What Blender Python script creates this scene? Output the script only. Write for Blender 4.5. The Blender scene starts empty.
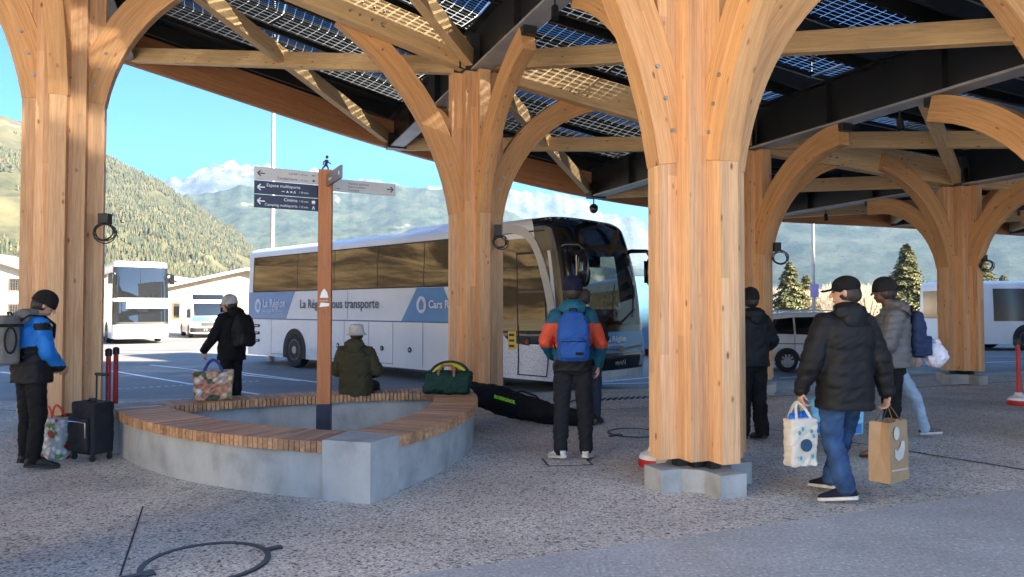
import bpy, bmesh, math, random
import numpy as np
from mathutils import Vector, Matrix, noise as mnoise
R = math.radians
scene = bpy.context.scene
COL = scene.collection
random.seed(7)

# ---------------------------------------------------------------- camera, world, sun
CAM_H = 1.55; FPX = 720.0; HOR = 308.0; CX, CY = 512.0, 288.5
PITCH = math.atan((HOR - CY) / FPX)
cd = bpy.data.cameras.new('camera'); cam = bpy.data.objects.new('camera', cd); COL.objects.link(cam)
cd.sensor_width = 36.0; cd.lens = 36.0 * FPX / 1024.0
cd.clip_start = 0.05; cd.clip_end = 30000
cam.location = (0, 0, CAM_H); cam.rotation_euler = (math.pi / 2 + PITCH, 0, 0)
scene.camera = cam

SUN_AZ = (0.87, -0.50); SUN_EL = 27.0
SKY_SAT = 1.42; SKY_VAL = 0.47
world = bpy.data.worlds.new("World"); scene.world = world; world.use_nodes = True
wn = world.node_tree.nodes; wl = world.node_tree.links; wn.clear()
sky = wn.new('ShaderNodeTexSky'); sky.sky_type = 'NISHITA'; sky.sun_disc = False
sky.sun_elevation = R(SUN_EL); sky.sun_rotation = math.atan2(SUN_AZ[0], SUN_AZ[1])
sky.altitude = 1800; sky.air_density = 0.6; sky.dust_density = 0.2; sky.ozone_density = 2.5
bg = wn.new('ShaderNodeBackground'); bg.inputs['Strength'].default_value = 0.10
wo = wn.new('ShaderNodeOutputWorld')
hs = wn.new('ShaderNodeHueSaturation'); hs.inputs['Saturation'].default_value = SKY_SAT; hs.inputs['Value'].default_value = SKY_VAL; hs.inputs['Hue'].default_value = 0.504; wl.new(sky.outputs[0], hs.inputs['Color']); wl.new(hs.outputs[0], bg.inputs[0]); wl.new(bg.outputs[0], wo.inputs[0])
sl = bpy.data.lights.new('sun', 'SUN'); sl.energy = 4.4; sl.angle = R(1.5); sl.color = (1.0, 0.86, 0.68)
so = bpy.data.objects.new('sun', sl); COL.objects.link(so)
sdir = Vector((SUN_AZ[0], SUN_AZ[1], math.tan(R(SUN_EL)) * math.hypot(*SUN_AZ))).normalized()
so.rotation_euler = sdir.to_track_quat('Z', 'Y').to_euler(); so.location = (30, -20, 30)
scene.view_settings.view_transform = 'Standard'; scene.view_settings.look = 'None'
scene.view_settings.exposure = 3.45; scene.view_settings.gamma = 1.0
scene.cycles.use_denoising = True
scene.cycles.max_bounces = 8; scene.cycles.diffuse_bounces = 6; scene.cycles.glossy_bounces = 4
scene.cycles.transparent_max_bounces = 16; scene.cycles.volume_bounces = 0
scene.cycles.sample_clamp_indirect = 6.0

# ---------------------------------------------------------------- pixel helpers (planning: point at a chosen real depth)
def P(px, py, d):
    rx = (px - CX) / FPX; ry = -(py - CY) / FPX
    c, s = math.cos(PITCH), math.sin(PITCH)
    v = Vector((rx, c - ry * s, s + ry * c)); v *= d / v.y
    return Vector((v.x, v.y, v.z + CAM_H))
def G(px, py, z=0.0):
    a = P(px, py, 1.0) - Vector((0, 0, CAM_H))
    k = (z - CAM_H) / a.z
    return Vector((a.x * k, a.y * k, z))

# ---------------------------------------------------------------- materials
MATS = {}
def newmat(name):
    m = bpy.data.materials.new(name); m.use_nodes = True; m.node_tree.nodes.clear()
    MATS[name] = m
    return m, m.node_tree.nodes, m.node_tree.links
def N(nodes, typ, **kw):
    n = nodes.new('ShaderNode' + typ)
    for k, v in kw.items():
        if k.startswith('i_'):
            n.inputs[k[2:].replace('_', ' ')].default_value = v
        else: setattr(n, k, v)
    return n
def ramp(nodes, stops, interp='LINEAR'):
    r = nodes.new('ShaderNodeValToRGB'); r.color_ramp.interpolation = interp
    e = r.color_ramp.elements
    while len(e) < len(stops): e.new(0.5)
    for k, (p, c) in enumerate(stops):
        e[k].position = p
        e[k].color = (c, c, c, 1) if not isinstance(c, (tuple, list)) else (c[0], c[1], c[2], 1)
    return r
def mixc(nodes, links, fac, a, b, mode='MIX'):
    m = nodes.new('ShaderNodeMix'); m.data_type = 'RGBA'; m.blend_type = mode
    for s, v in ((m.inputs[0], fac), (m.inputs[6], a), (m.inputs[7], b)):
        if hasattr(v, 'links'): links.new(v, s)
        elif isinstance(v, (tuple, list)): s.default_value = (v[0], v[1], v[2], 1)
        else: s.default_value = v
    return m.outputs[2]
def pm(name, col, rough=0.6, metal=0.0, var=0.12, scale=6.0, bump=0.0, bscale=40.0, spec=0.5, coat=0.0, sheen=0.0):
    if name in MATS: return MATS[name]
    m, n, l = newmat(name)
    tc = N(n, 'TexCoord'); out = N(n, 'OutputMaterial'); b = N(n, 'BsdfPrincipled')
    l.new(b.outputs[0], out.inputs[0])
    nz = N(n, 'TexNoise', i_Scale=scale, i_Detail=4.0); l.new(tc.outputs['Object'], nz.inputs['Vector'])
    r = ramp(n, [(0.3, 1 - var), (0.7, 1 + var)]); l.new(nz.outputs[0], r.inputs[0])
    c = mixc(n, l, 1.0, tuple(col), r.outputs[0], 'MULTIPLY'); l.new(c, b.inputs['Base Color'])
    b.inputs['Roughness'].default_value = rough; b.inputs['Metallic'].default_value = metal
    b.inputs['Specular IOR Level'].default_value = spec
    if coat: b.inputs['Coat Weight'].default_value = coat; b.inputs['Coat Roughness'].default_value = 0.08
    if sheen: b.inputs['Sheen Weight'].default_value = sheen
    if bump:
        n2 = N(n, 'TexNoise', i_Scale=bscale, i_Detail=3.0); l.new(tc.outputs['Object'], n2.inputs['Vector'])
        bp = N(n, 'Bump', i_Strength=1.0, i_Distance=bump); l.new(n2.outputs[0], bp.inputs['Height']); l.new(bp.outputs[0], b.inputs['Normal'])
    return m

def wood(name, ca, cb, knot=(0.27, 0.115, 0.05), board=0.045, rough=0.62, tone=0.16):
    m, n, l = newmat(name)
    at = N(n, 'Attribute', attribute_name='gc'); out = N(n, 'OutputMaterial'); b = N(n, 'BsdfPrincipled')
    l.new(b.outputs[0], out.inputs[0])
    sp = N(n, 'SeparateXYZ'); l.new(at.outputs['Vector'], sp.inputs[0])
    oi = N(n, 'ObjectInfo')
    mr = N(n, 'Math', operation='MULTIPLY', i_Value_001=37.0) if False else None
    off = N(n, 'Math', operation='MULTIPLY'); off.inputs[1].default_value = 53.0; l.new(oi.outputs['Random'], off.inputs[0])
    addx = N(n, 'Math', operation='ADD'); l.new(sp.outputs[0], addx.inputs[0]); l.new(off.outputs[0], addx.inputs[1])
    # lamella index
    dv = N(n, 'Math', operation='DIVIDE'); dv.inputs[1].default_value = board; l.new(sp.outputs[1], dv.inputs[0])
    fl = N(n, 'Math', operation='FLOOR'); l.new(dv.outputs[0], fl.inputs[0])
    xo = N(n, 'Math', operation='MULTIPLY_ADD'); xo.inputs[1].default_value = 1.37; l.new(fl.outputs[0], xo.inputs[0]); l.new(addx.outputs[0], xo.inputs[2])
    xd = N(n, 'Math', operation='DIVIDE'); xd.inputs[1].default_value = 2.9; l.new(xo.outputs[0], xd.inputs[0])
    xf = N(n, 'Math', operation='FLOOR'); l.new(xd.outputs[0], xf.inputs[0])
    cv = N(n, 'CombineXYZ'); l.new(fl.outputs[0], cv.inputs[0]); l.new(xf.outputs[0], cv.inputs[1]); l.new(off.outputs[0], cv.inputs[2])
    wnz = N(n, 'TexWhiteNoise'); l.new(cv.outputs[0], wnz.inputs['Vector'])
    # grain
    gv = N(n, 'CombineXYZ')
    gx = N(n, 'Math', operation='MULTIPLY'); gx.inputs[1].default_value = 0.35; l.new(xo.outputs[0], gx.inputs[0])
    gy = N(n, 'Math', operation='MULTIPLY'); gy.inputs[1].default_value = 9.0; l.new(sp.outputs[1], gy.inputs[0])
    gz = N(n, 'Math', operation='MULTIPLY'); gz.inputs[1].default_value = 9.0; l.new(sp.outputs[2], gz.inputs[0])
    l.new(gx.outputs[0], gv.inputs[0]); l.new(gy.outputs[0], gv.inputs[1]); l.new(gz.outputs[0], gv.inputs[2])
    nz = N(n, 'TexNoise', i_Scale=2.2, i_Detail=5.0, i_Roughness=0.65, i_Distortion=0.6); l.new(gv.outputs[0], nz.inputs['Vector'])
    wv = N(n, 'TexNoise', i_Scale=9.0, i_Detail=3.0); l.new(gv.outputs[0], wv.inputs['Vector'])
    r1 = ramp(n, [(0.32, 0.0), (0.68, 1.0)]); l.new(nz.outputs[0], r1.inputs[0])
    c = mixc(n, l, r1.outputs[0], ca, cb)
    r2 = ramp(n, [(0.35, 0.86), (0.6, 1.06)]); l.new(wv.outputs[0], r2.inputs[0])
    c = mixc(n, l, 1.0, c, r2.outputs[0], 'MULTIPLY')
    r3 = ramp(n, [(0.0, 1 - tone), (1.0, 1 + tone)]); l.new(wnz.outputs['Value'], r3.inputs[0])
    c = mixc(n, l, 1.0, c, r3.outputs[0], 'MULTIPLY')
    # knots
    kv = N(n, 'CombineXYZ')
    kx = N(n, 'Math', operation='MULTIPLY'); kx.inputs[1].default_value = 3.4; l.new(xo.outputs[0], kx.inputs[0])
    ky = N(n, 'Math', operation='MULTIPLY'); ky.inputs[1].default_value = 7.0; l.new(sp.outputs[1], ky.inputs[0])
    kz = N(n, 'Math', operation='MULTIPLY'); kz.inputs[1].default_value = 7.0; l.new(sp.outputs[2], kz.inputs[0])
    l.new(kx.outputs[0], kv.inputs[0]); l.new(ky.outputs[0], kv.inputs[1]); l.new(kz.outputs[0], kv.inputs[2])
    vo = N(n, 'TexVoronoi', i_Scale=1.0); l.new(kv.outputs[0], vo.inputs['Vector'])
    r4 = ramp(n, [(0.05, 1.0), (0.14, 0.0)]); l.new(vo.outputs['Distance'], r4.inputs[0])
    c = mixc(n, l, r4.outputs[0], c, knot)
    # glue seams
    fr = N(n, 'Math', operation='FRACT'); l.new(dv.outputs[0], fr.inputs[0])
    r5 = ramp(n, [(0.0, 0.82), (0.05, 1.0)]); l.new(fr.outputs[0], r5.inputs[0])
    c = mixc(n, l, 1.0, c, r5.outputs[0], 'MULTIPLY')
    l.new(c, b.inputs['Base Color']); b.inputs['Roughness'].default_value = rough
    b.inputs['Specular IOR Level'].default_value = 0.35
    bp = N(n, 'Bump', i_Strength=0.5, i_Distance=0.004); l.new(nz.outputs[0], bp.inputs['Height']); l.new(bp.outputs[0], b.inputs['Normal'])
    return m
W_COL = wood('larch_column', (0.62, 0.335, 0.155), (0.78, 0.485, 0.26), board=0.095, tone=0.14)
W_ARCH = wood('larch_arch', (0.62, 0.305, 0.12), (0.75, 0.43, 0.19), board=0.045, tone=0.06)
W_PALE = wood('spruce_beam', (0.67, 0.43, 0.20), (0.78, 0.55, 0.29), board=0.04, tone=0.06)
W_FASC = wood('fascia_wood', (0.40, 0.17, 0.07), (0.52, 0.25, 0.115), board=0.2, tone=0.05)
W_SLAT = wood('seat_slat_wood', (0.36, 0.17, 0.08), (0.58, 0.34, 0.18), board=0.05, tone=0.25)
W_POST = wood('sign_post_wood', (0.34, 0.12, 0.045), (0.42, 0.17, 0.065), board=0.3, tone=0.03)

STEEL = pm('black_steel', (0.018, 0.020, 0.022), 0.42, 0.0, 0.2, 3.0, spec=0.6)
STEELG = pm('grey_steel', (0.42, 0.43, 0.43), 0.5, 0.3, 0.15, 3.0)
GALV = pm('galvanised_steel', (0.45, 0.46, 0.47), 0.4, 0.7, 0.15, 20)
BLACKPL = pm('black_plastic', (0.015, 0.015, 0.016), 0.5, 0, 0.1, 10)
CONC = None
def concrete(name, col, scale=3.0, form=True):
    m, n, l = newmat(name)
    tc = N(n, 'TexCoord'); out = N(n, 'OutputMaterial'); b = N(n, 'BsdfPrincipled'); l.new(b.outputs[0], out.inputs[0])
    a = N(n, 'TexNoise', i_Scale=scale, i_Detail=6.0, i_Roughness=0.6); l.new(tc.outputs['Object'], a.inputs['Vector'])
    r = ramp(n, [(0.3, 0.72), (0.5, 0.98), (0.72, 1.12)]); l.new(a.outputs[0], r.inputs[0])
    c = mixc(n, l, 1.0, col, r.outputs[0], 'MULTIPLY')
    mp = N(n, 'Mapping'); mp.inputs['Scale'].default_value = (2.2, 2.2, 0.8); l.new(tc.outputs['Object'], mp.inputs[0])
    s = N(n, 'TexNoise', i_Scale=3.0, i_Detail=4.0); l.new(mp.outputs[0], s.inputs['Vector'])
    r2 = ramp(n, [(0.35, 0.92), (0.6, 1.04)]); l.new(s.outputs[0], r2.inputs[0])
    c = mixc(n, l, 1.0, c, r2.outputs[0], 'MULTIPLY')
    v = N(n, 'TexVoronoi', i_Scale=26.0); l.new(tc.outputs['Object'], v.inputs['Vector'])
    r3 = ramp(n, [(0.03, 0.55), (0.09, 1.0)]); l.new(v.outputs['Distance'], r3.inputs[0])
    c = mixc(n, l, 1.0, c, r3.outputs[0], 'MULTIPLY')
    l.new(c, b.inputs['Base Color']); b.inputs['Roughness'].default_value = 0.8
    bp = N(n, 'Bump', i_Strength=0.4, i_Distance=0.004); l.new(a.outputs[0], bp.inputs['Height']); l.new(bp.outputs[0], b.inputs['Normal'])
    return m
CONC = concrete('cast_concrete', (0.40, 0.41, 0.40))
CONCD = concrete('kerb_concrete', (0.42, 0.39, 0.34))

def aggregate():
    m, n, l = newmat('exposed_aggregate')
    tc = N(n, 'TexCoord'); out = N(n, 'OutputMaterial'); b = N(n, 'BsdfPrincipled'); l.new(b.outputs[0], out.inputs[0])
    v = N(n, 'TexVoronoi', i_Scale=58.0, i_Randomness=1.0); l.new(tc.outputs['Object'], v.inputs['Vector'])
    sc = N(n, 'SeparateColor'); l.new(v.outputs['Color'], sc.inputs[0])
    r = ramp(n, [(0.0, (0.13, 0.12, 0.11)), (0.10, (0.36, 0.34, 0.31)), (0.24, (0.62, 0.575, 0.51)), (0.75, (0.75, 0.70, 0.62)), (1.0, (0.84, 0.79, 0.71))])
    l.new(sc.outputs[0], r.inputs[0])
    rd = ramp(n, [(0.3, 1.0), (0.62, 0.68)]); l.new(v.outputs['Distance'], rd.inputs[0])
    c = mixc(n, l, 1.0, r.outputs[0], rd.outputs[0], 'MULTIPLY')
    a = N(n, 'TexNoise', i_Scale=0.9, i_Detail=5.0, i_Roughness=0.6); l.new(tc.outputs['Object'], a.inputs['Vector'])
    r2 = ramp(n, [(0.3, 0.80), (0.7, 1.15)]); l.new(a.outputs[0], r2.inputs[0])
    c = mixc(n, l, 1.0, c, r2.outputs[0], 'MULTIPLY')
    a2 = N(n, 'TexNoise', i_Scale=7.0, i_Detail=2.0); l.new(tc.outputs['Object'], a2.inputs['Vector'])
    r4 = ramp(n, [(0.62, 1.0), (0.72, 0.82)]); l.new(a2.outputs[0], r4.inputs[0])
    c = mixc(n, l, 1.0, c, r4.outputs[0], 'MULTIPLY')
    gs = N(n, 'TexVoronoi', i_Scale=1.7); l.new(tc.outputs['Object'], gs.inputs['Vector'])
    r5 = ramp(n, [(0.02, 0.45), (0.045, 1.0)]); l.new(gs.outputs['Distance'], r5.inputs[0]); c = mixc(n, l, 1.0, c, r5.outputs[0], 'MULTIPLY')
    a3 = N(n, 'TexNoise', i_Scale=0.3, i_Detail=7.0, i_Roughness=0.7, i_Distortion=0.8); l.new(tc.outputs['Object'], a3.inputs['Vector'])
    r6 = ramp(n, [(0.40, 0.84), (0.47, 1.0), (0.62, 1.05)]); l.new(a3.outputs[0], r6.inputs[0]); c = mixc(n, l, 1.0, c, r6.outputs[0], 'MULTIPLY')
    l.new(c, b.inputs['Base Color']); b.inputs['Roughness'].default_value = 0.75
    bp = N(n, 'Bump', i_Strength=0.7, i_Distance=0.006); bp.invert = True
    l.new(v.outputs['Distance'], bp.inputs['Height']); l.new(bp.outputs[0], b.inputs['Normal'])
    return m
AGG = aggregate()
def grain_ground(name, col, spots, scale=60.0, var=0.2, rough=0.7, big=0.5):
    m, n, l = newmat(name)
    tc = N(n, 'TexCoord'); out = N(n, 'OutputMaterial'); b = N(n, 'BsdfPrincipled'); l.new(b.outputs[0], out.inputs[0])
    a = N(n, 'TexNoise', i_Scale=big, i_Detail=6.0, i_Roughness=0.62); l.new(tc.outputs['Object'], a.inputs['Vector'])
    r = ramp(n, [(0.3, 1 - var), (0.7, 1 + var)]); l.new(a.outputs[0], r.inputs[0])
    c = mixc(n, l, 1.0, col, r.outputs[0], 'MULTIPLY')
    v = N(n, 'TexNoise', i_Scale=scale, i_Detail=2.0); l.new(tc.outputs['Object'], v.inputs['Vector'])
    r2 = ramp(n, [(0.35, 0.72), (0.5, 1.0), (0.62, 1.0), (0.68, spots)]); l.new(v.outputs[0], r2.inputs[0])
    c = mixc(n, l, 1.0, c, r2.outputs[0], 'MULTIPLY')
    l.new(c, b.inputs['Base Color']); b.inputs['Roughness'].default_value = rough
    bp = N(n, 'Bump', i_Strength=0.3, i_Distance=0.003); l.new(v.outputs[0], bp.inputs['Height']); l.new(bp.outputs[0], b.inputs['Normal'])
    return m
STRIP = grain_ground('smooth_concrete', (0.44, 0.455, 0.455), 1.5, 45.0, 0.16, 0.55, 1.2)
ASPH = grain_ground('asphalt', (0.18, 0.18, 0.178), 1.3, 60.0, 0.25, 0.75, 0.25)
EARTH = grain_ground('valley_ground', (0.20, 0.18, 0.12), 1.2, 3.0, 0.35, 0.9, 0.02)

def forest_mat(name, a, bcol, snow=None, scale=0.01, bump=0.0, patch=None):
    m, n, l = newmat(name)
    tc = N(n, 'TexCoord'); out = N(n, 'OutputMaterial'); b = N(n, 'BsdfPrincipled'); l.new(b.outputs[0], out.inputs[0])
    z = N(n, 'TexNoise', i_Scale=scale, i_Detail=9.0, i_Roughness=0.68); l.new(tc.outputs['Object'], z.inputs['Vector'])
    r = ramp(n, [(0.38, a), (0.62, bcol)]); l.new(z.outputs[0], r.inputs[0]); c = r.outputs[0]
    if patch:
        z2 = N(n, 'TexNoise', i_Scale=scale * 0.35, i_Detail=7.0, i_Roughness=0.6); l.new(tc.outputs['Object'], z2.inputs['Vector'])
        r2 = ramp(n, [(patch[1], 0.0), (patch[1] + 0.05, 1.0)]); l.new(z2.outputs[0], r2.inputs[0])
        c = mixc(n, l, r2.outputs[0], c, patch[0])
    if snow:
        geo = N(n, 'NewGeometry'); sp = N(n, 'SeparateXYZ'); l.new(geo.outputs['Position'], sp.inputs[0])
        z3 = N(n, 'TexNoise', i_Scale=scale * 1.2, i_Detail=8.0, i_Roughness=0.7); l.new(tc.outputs['Object'], z3.inputs['Vector'])
        ma = N(n, 'MapRange'); ma.inputs[1].default_value = snow[0]; ma.inputs[2].default_value = snow[1]; l.new(sp.outputs[2], ma.inputs[0])
        ad = N(n, 'Math', operation='ADD'); l.new(ma.outputs[0], ad.inputs[0]); l.new(z3.outputs[0], ad.inputs[1])
        r3 = ramp(n, [(0.78, 0.0), (0.90, 1.0)]); l.new(ad.outputs[0], r3.inputs[0])
        c = mixc(n, l, r3.outputs[0], c, (0.60, 0.62, 0.66))
    l.new(c, b.inputs['Base Color']); b.inputs['Roughness'].default_value = 0.95; b.inputs['Specular IOR Level'].default_value = 0.1
    if bump:
        bp = N(n, 'Bump', i_Strength=1.0, i_Distance=bump); l.new(z.outputs[0], bp.inputs['Height']); l.new(bp.outputs[0], b.inputs['Normal'])
    return m

def glassy(name, tint, trans, rough=0.03, refl=1.5, gcol=(1, 1, 1)):
    """vehicle glazing: fresnel mirror over a tinted see-through sheet"""
    m, n, l = newmat(name)
    out = N(n, 'OutputMaterial'); fr = N(n, 'Fresnel', i_IOR=refl); gl = N(n, 'BsdfGlossy', i_Roughness=rough)
    gl.inputs['Color'].default_value = tuple(gcol) + (1,)
    tr = N(n, 'BsdfTransparent'); tr.inputs['Color'].default_value = (tint[0], tint[1], tint[2], 1)
    mx = N(n, 'MixShader'); l.new(fr.outputs[0], mx.inputs[0])
    if trans: l.new(tr.outputs[0], mx.inputs[1])
    else:
        df = N(n, 'BsdfDiffuse'); df.inputs['Color'].default_value = (tint[0], tint[1], tint[2], 1); l.new(df.outputs[0], mx.inputs[1])
    l.new(gl.outputs[0], mx.inputs[2]); l.new(mx.outputs[0], out.inputs[0])
    return m
GL_SIDE = glassy('tinted_side_glass', (0.015, 0.013, 0.01), False, 0.015, 2.6, (.62, .54, .43))
GL_DARK = glassy('dark_glass', (0.01, 0.012, 0.014), False, 0.03, 1.9)
GL_CLEAR = glassy('windscreen_glass', (0.22, 0.25, 0.25), True, 0.02, 1.7)

def solar():
    m, n, l = newmat('solar_glass')
    at = N(n, 'Attribute', attribute_name='gc'); sp = N(n, 'SeparateXYZ'); l.new(at.outputs['Vector'], sp.inputs[0])
    out = N(n, 'OutputMaterial')
    facs = []
    for k in (0, 1):
        d = N(n, 'Math', operation='DIVIDE'); d.inputs[1].default_value = (0.165, 0.084)[k]; l.new(sp.outputs[k], d.inputs[0])
        f = N(n, 'Math', operation='FRACT'); l.new(d.outputs[0], f.inputs[0])
        g = N(n, 'Math', operation='LESS_THAN'); g.inputs[1].default_value = 0.10 if k else 0.055; l.new(f.outputs[0], g.inputs[0]); facs.append(g)
    mx = N(n, 'Math', operation='MAXIMUM'); l.new(facs[0].outputs[0], mx.inputs[0]); l.new(facs[1].outputs[0], mx.inputs[1])
    b = N(n, 'BsdfPrincipled'); b.inputs['Base Color'].default_value = (0.008, 0.011, 0.022, 1); b.inputs['Roughness'].default_value = 0.35
    tr = N(n, 'BsdfTransparent'); tr.inputs['Color'].default_value = (0.46, 0.52, 0.60, 1)
    ms = N(n, 'MixShader'); l.new(mx.outputs[0], ms.inputs[0]); l.new(b.outputs[0], ms.inputs[1]); l.new(tr.outputs[0], ms.inputs[2]); l.new(ms.outputs[0], out.inputs[0])
    return m
SOLAR = solar()

# ---------------------------------------------------------------- mesh builder
class MB:
    def __init__(s): s.v = []; s.f = []; s.g = []; s.mi = []; s.cur = 0; s.M = Matrix.Identity(4)
    def add(s, vs, fs, gs=None):
        o = len(s.v)
        for k, p in enumerate(vs):
            s.v.append(tuple(s.M @ Vector(p))); s.g.append(tuple(gs[k]) if gs is not None else tuple(p))
        for f in fs: s.f.append(tuple(i + o for i in f)); s.mi.append(s.cur)
        return s
    def box(s, c, size, rot=None, gax=0):
        hx, hy, hz = size[0] / 2, size[1] / 2, size[2] / 2
        vs = []; gs = []
        for z in (-hz, hz):
            for y in (-hy, hy):
                for x in (-hx, hx):
                    q = Vector((x, y, z)); gs.append((q[gax], q[(gax + 1) % 3], q[(gax + 2) % 3]))
                    if rot is not None: q = rot @ q
                    vs.append(q + Vector(c))
        fs = [(0, 2, 3, 1), (4, 5, 7, 6), (0, 1, 5, 4), (2, 6, 7, 3), (0, 4, 6, 2), (1, 3, 7, 5)]
        return s.add(vs, fs, gs)
    def sweep(s, pts, w, h, up=(0, 0, 1), side=None, closed=False):
        """rectangular section w (across) x h (along up-ish) along pts"""
        pts = [Vector(p) for p in pts]; vs = []; gs = []; L = 0
        n = len(pts)
        for i, p in enumerate(pts):
            a = pts[max(i - 1, 0)]; b = pts[min(i + 1, n - 1)]
            if closed: a = pts[(i - 1) % n]; b = pts[(i + 1) % n]
            t = (b - a).normalized()
            sd = Vector(side) if side is not None else t.cross(Vector(up)).normalized()
            u = sd.cross(t).normalized()
            if i: L += (p - pts[i - 1]).length
            for (a_, b_) in ((-1, -1), (1, -1), (1, 1), (-1, 1)):
                vs.append(p + sd * (a_ * w / 2) + u * (b_ * h / 2)); gs.append((L, b_ * h / 2 + 0.0, a_ * w / 2))
        fs = []
        for i in range(n if closed else n - 1):
            for k in range(4):
                j = (i + 1) % n
                fs.append((4 * i + k, 4 * i + (k + 1) % 4, 4 * j + (k + 1) % 4, 4 * j + k))
        if not closed:
            fs.append((3, 2, 1, 0)); e = 4 * (n - 1); fs.append((e, e + 1, e + 2, e + 3))
        return s.add(vs, fs, gs)
    def beam(s, a, b, w, h, up=(0, 0, 1)): return s.sweep([a, b], w, h, up)
    def tube(s, pts, rad, n=8, caps=True, closed=False):
        pts = [Vector(p) for p in pts]; m = len(pts)
        if not isinstance(rad, (list, tuple)): rad = [rad] * m
        vs = []; gs = []; prev = None; L = 0
        for i, p in enumerate(pts):
            a = pts[(i - 1) % m] if closed else pts[max(i - 1, 0)]; b = pts[(i + 1) % m] if closed else pts[min(i + 1, m - 1)]
            t = (b - a)
            t = t.normalized() if t.length > 1e-9 else Vector((0, 0, 1))
            if prev is None:
                x = t.orthogonal().normalized()
            else:
                x = (prev - t * prev.dot(t))
                x = x.normalized() if x.length > 1e-6 else t.orthogonal().normalized()
            prev = x; y = t.cross(x)
            if i: L += (p - pts[i - 1]).length
            for k in range(n):
                an = 2 * math.pi * k / n
                vs.append(p + (x * math.cos(an) + y * math.sin(an)) * rad[i]); gs.append((L, math.cos(an) * rad[i], math.sin(an) * rad[i]))
        fs = []
        for i in range(m if closed else m - 1):
            j = (i + 1) % m
            for k in range(n): fs.append((i * n + k, i * n + (k + 1) % n, j * n + (k + 1) % n, j * n + k))
        if caps and not closed:
            fs.append(tuple(range(n - 1, -1, -1))); fs.append(tuple((m - 1) * n + k for k in range(n)))
        return s.add(vs, fs, gs)
    def ell(s, c, r, rot=None, nu=12, nv=8):
        vs = []; fs = []
        if not isinstance(r, (tuple, list)): r = (r, r, r)
        for j in range(nv + 1):
            th = math.pi * j / nv
            for i in range(nu):
                ph = 2 * math.pi * i / nu
                q = Vector((r[0] * math.sin(th) * math.cos(ph), r[1] * math.sin(th) * math.sin(ph), r[2] * math.cos(th)))
                if rot is not None: q = rot @ q
                vs.append(q + Vector(c))
        for j in range(nv):
            for i in range(nu):
                a = j * nu + i; b = j * nu + (i + 1) % nu; c2 = (j + 1) * nu + (i + 1) % nu; d = (j + 1) * nu + i
                if j == 0: fs.append((a, d, c2))
                elif j == nv - 1: fs.append((a, d, b))
                else: fs.append((a, d, c2, b))
        return s.add(vs, fs)
    def prism(s, poly, z0, z1, grain_v=True, top=True, bot=True):
        n = len(poly); vs = []; gs = []; per = 0; pl = []
        for i in range(n):
            a = Vector(poly[i][:2]); b = Vector(poly[(i + 1) % n][:2])
            o = len(vs); L = (b - a).length
            for (p, z, q) in ((a, z0, 0), (b, z0, L), (b, z1, L), (a, z1, 0)):
                vs.append((p.x, p.y, z)); gs.append((z, per + q, 0) if grain_v else (per + q, z, 0))
            pl.append((o, o + 1, o + 2, o + 3)); per += L + 0.013
        fs = pl
        o = len(vs)
        for p in poly: vs.append((p[0], p[1], z1)); gs.append((z1, p[0], p[1]))
        if top: fs.append(tuple(range(o, o + n)))
        o2 = len(vs)
        for p in poly: vs.append((p[0], p[1], z0)); gs.append((z0, p[0], p[1]))
        if bot: fs.append(tuple(range(o2 + n - 1, o2 - 1, -1)))
        return s.add(vs, fs, gs)
    def loft(s, rings, caps=True, closed=True):
        n = len(rings[0]); vs = [p for r in rings for p in r]; fs = []
        for j in range(len(rings) - 1):
            for i in range(n if closed else n - 1):
                fs.append((j * n + i, j * n + (i + 1) % n, (j + 1) * n + (i + 1) % n, (j + 1) * n + i))
        if caps: fs.append(tuple(range(n - 1, -1, -1))); fs.append(tuple((len(rings) - 1) * n + k for k in range(n)))
        return s.add(vs, fs)
    def build(s, name, mat, parent=None, loc=None, rz=0.0, smooth=False, bevel=0.0, angle=None, weld=False):
        me = bpy.data.meshes.new(name); me.from_pydata(s.v, [], s.f)
        mats = mat if isinstance(mat, (list, tuple)) else [mat]
        for m in mats: me.materials.append(m)
        if len(mats) > 1: me.polygons.foreach_set('material_index', s.mi)
        at = me.attributes.new('gc', 'FLOAT_VECTOR', 'POINT'); at.data.foreach_set('vector', np.array(s.g, dtype=np.float32).ravel())
        bm = bmesh.new(); bm.from_mesh(me)
        if weld: bmesh.ops.remove_doubles(bm, verts=bm.verts, dist=1e-5)
        if s.f and len(s.f) < 20000: bmesh.ops.recalc_face_normals(bm, faces=bm.faces)
        bm.to_mesh(me); bm.free()
        if smooth:
            me.polygons.foreach_set('use_smooth', [True] * len(me.polygons))
        me.update()
        o = bpy.data.objects.new(name, me); COL.objects.link(o)
        if smooth and angle:
            try: me.set_sharp_from_angle(angle=R(angle))
            except Exception: pass
        if bevel:
            md = o.modifiers.new('bevel', 'BEVEL'); md.width = bevel; md.segments = 2; md.limit_method = 'ANGLE'; md.angle_limit = R(40)
        if parent is not None: o.parent = parent
        if loc is not None: o.location = loc
        o.rotation_euler = (0, 0, rz)
        return o

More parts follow.
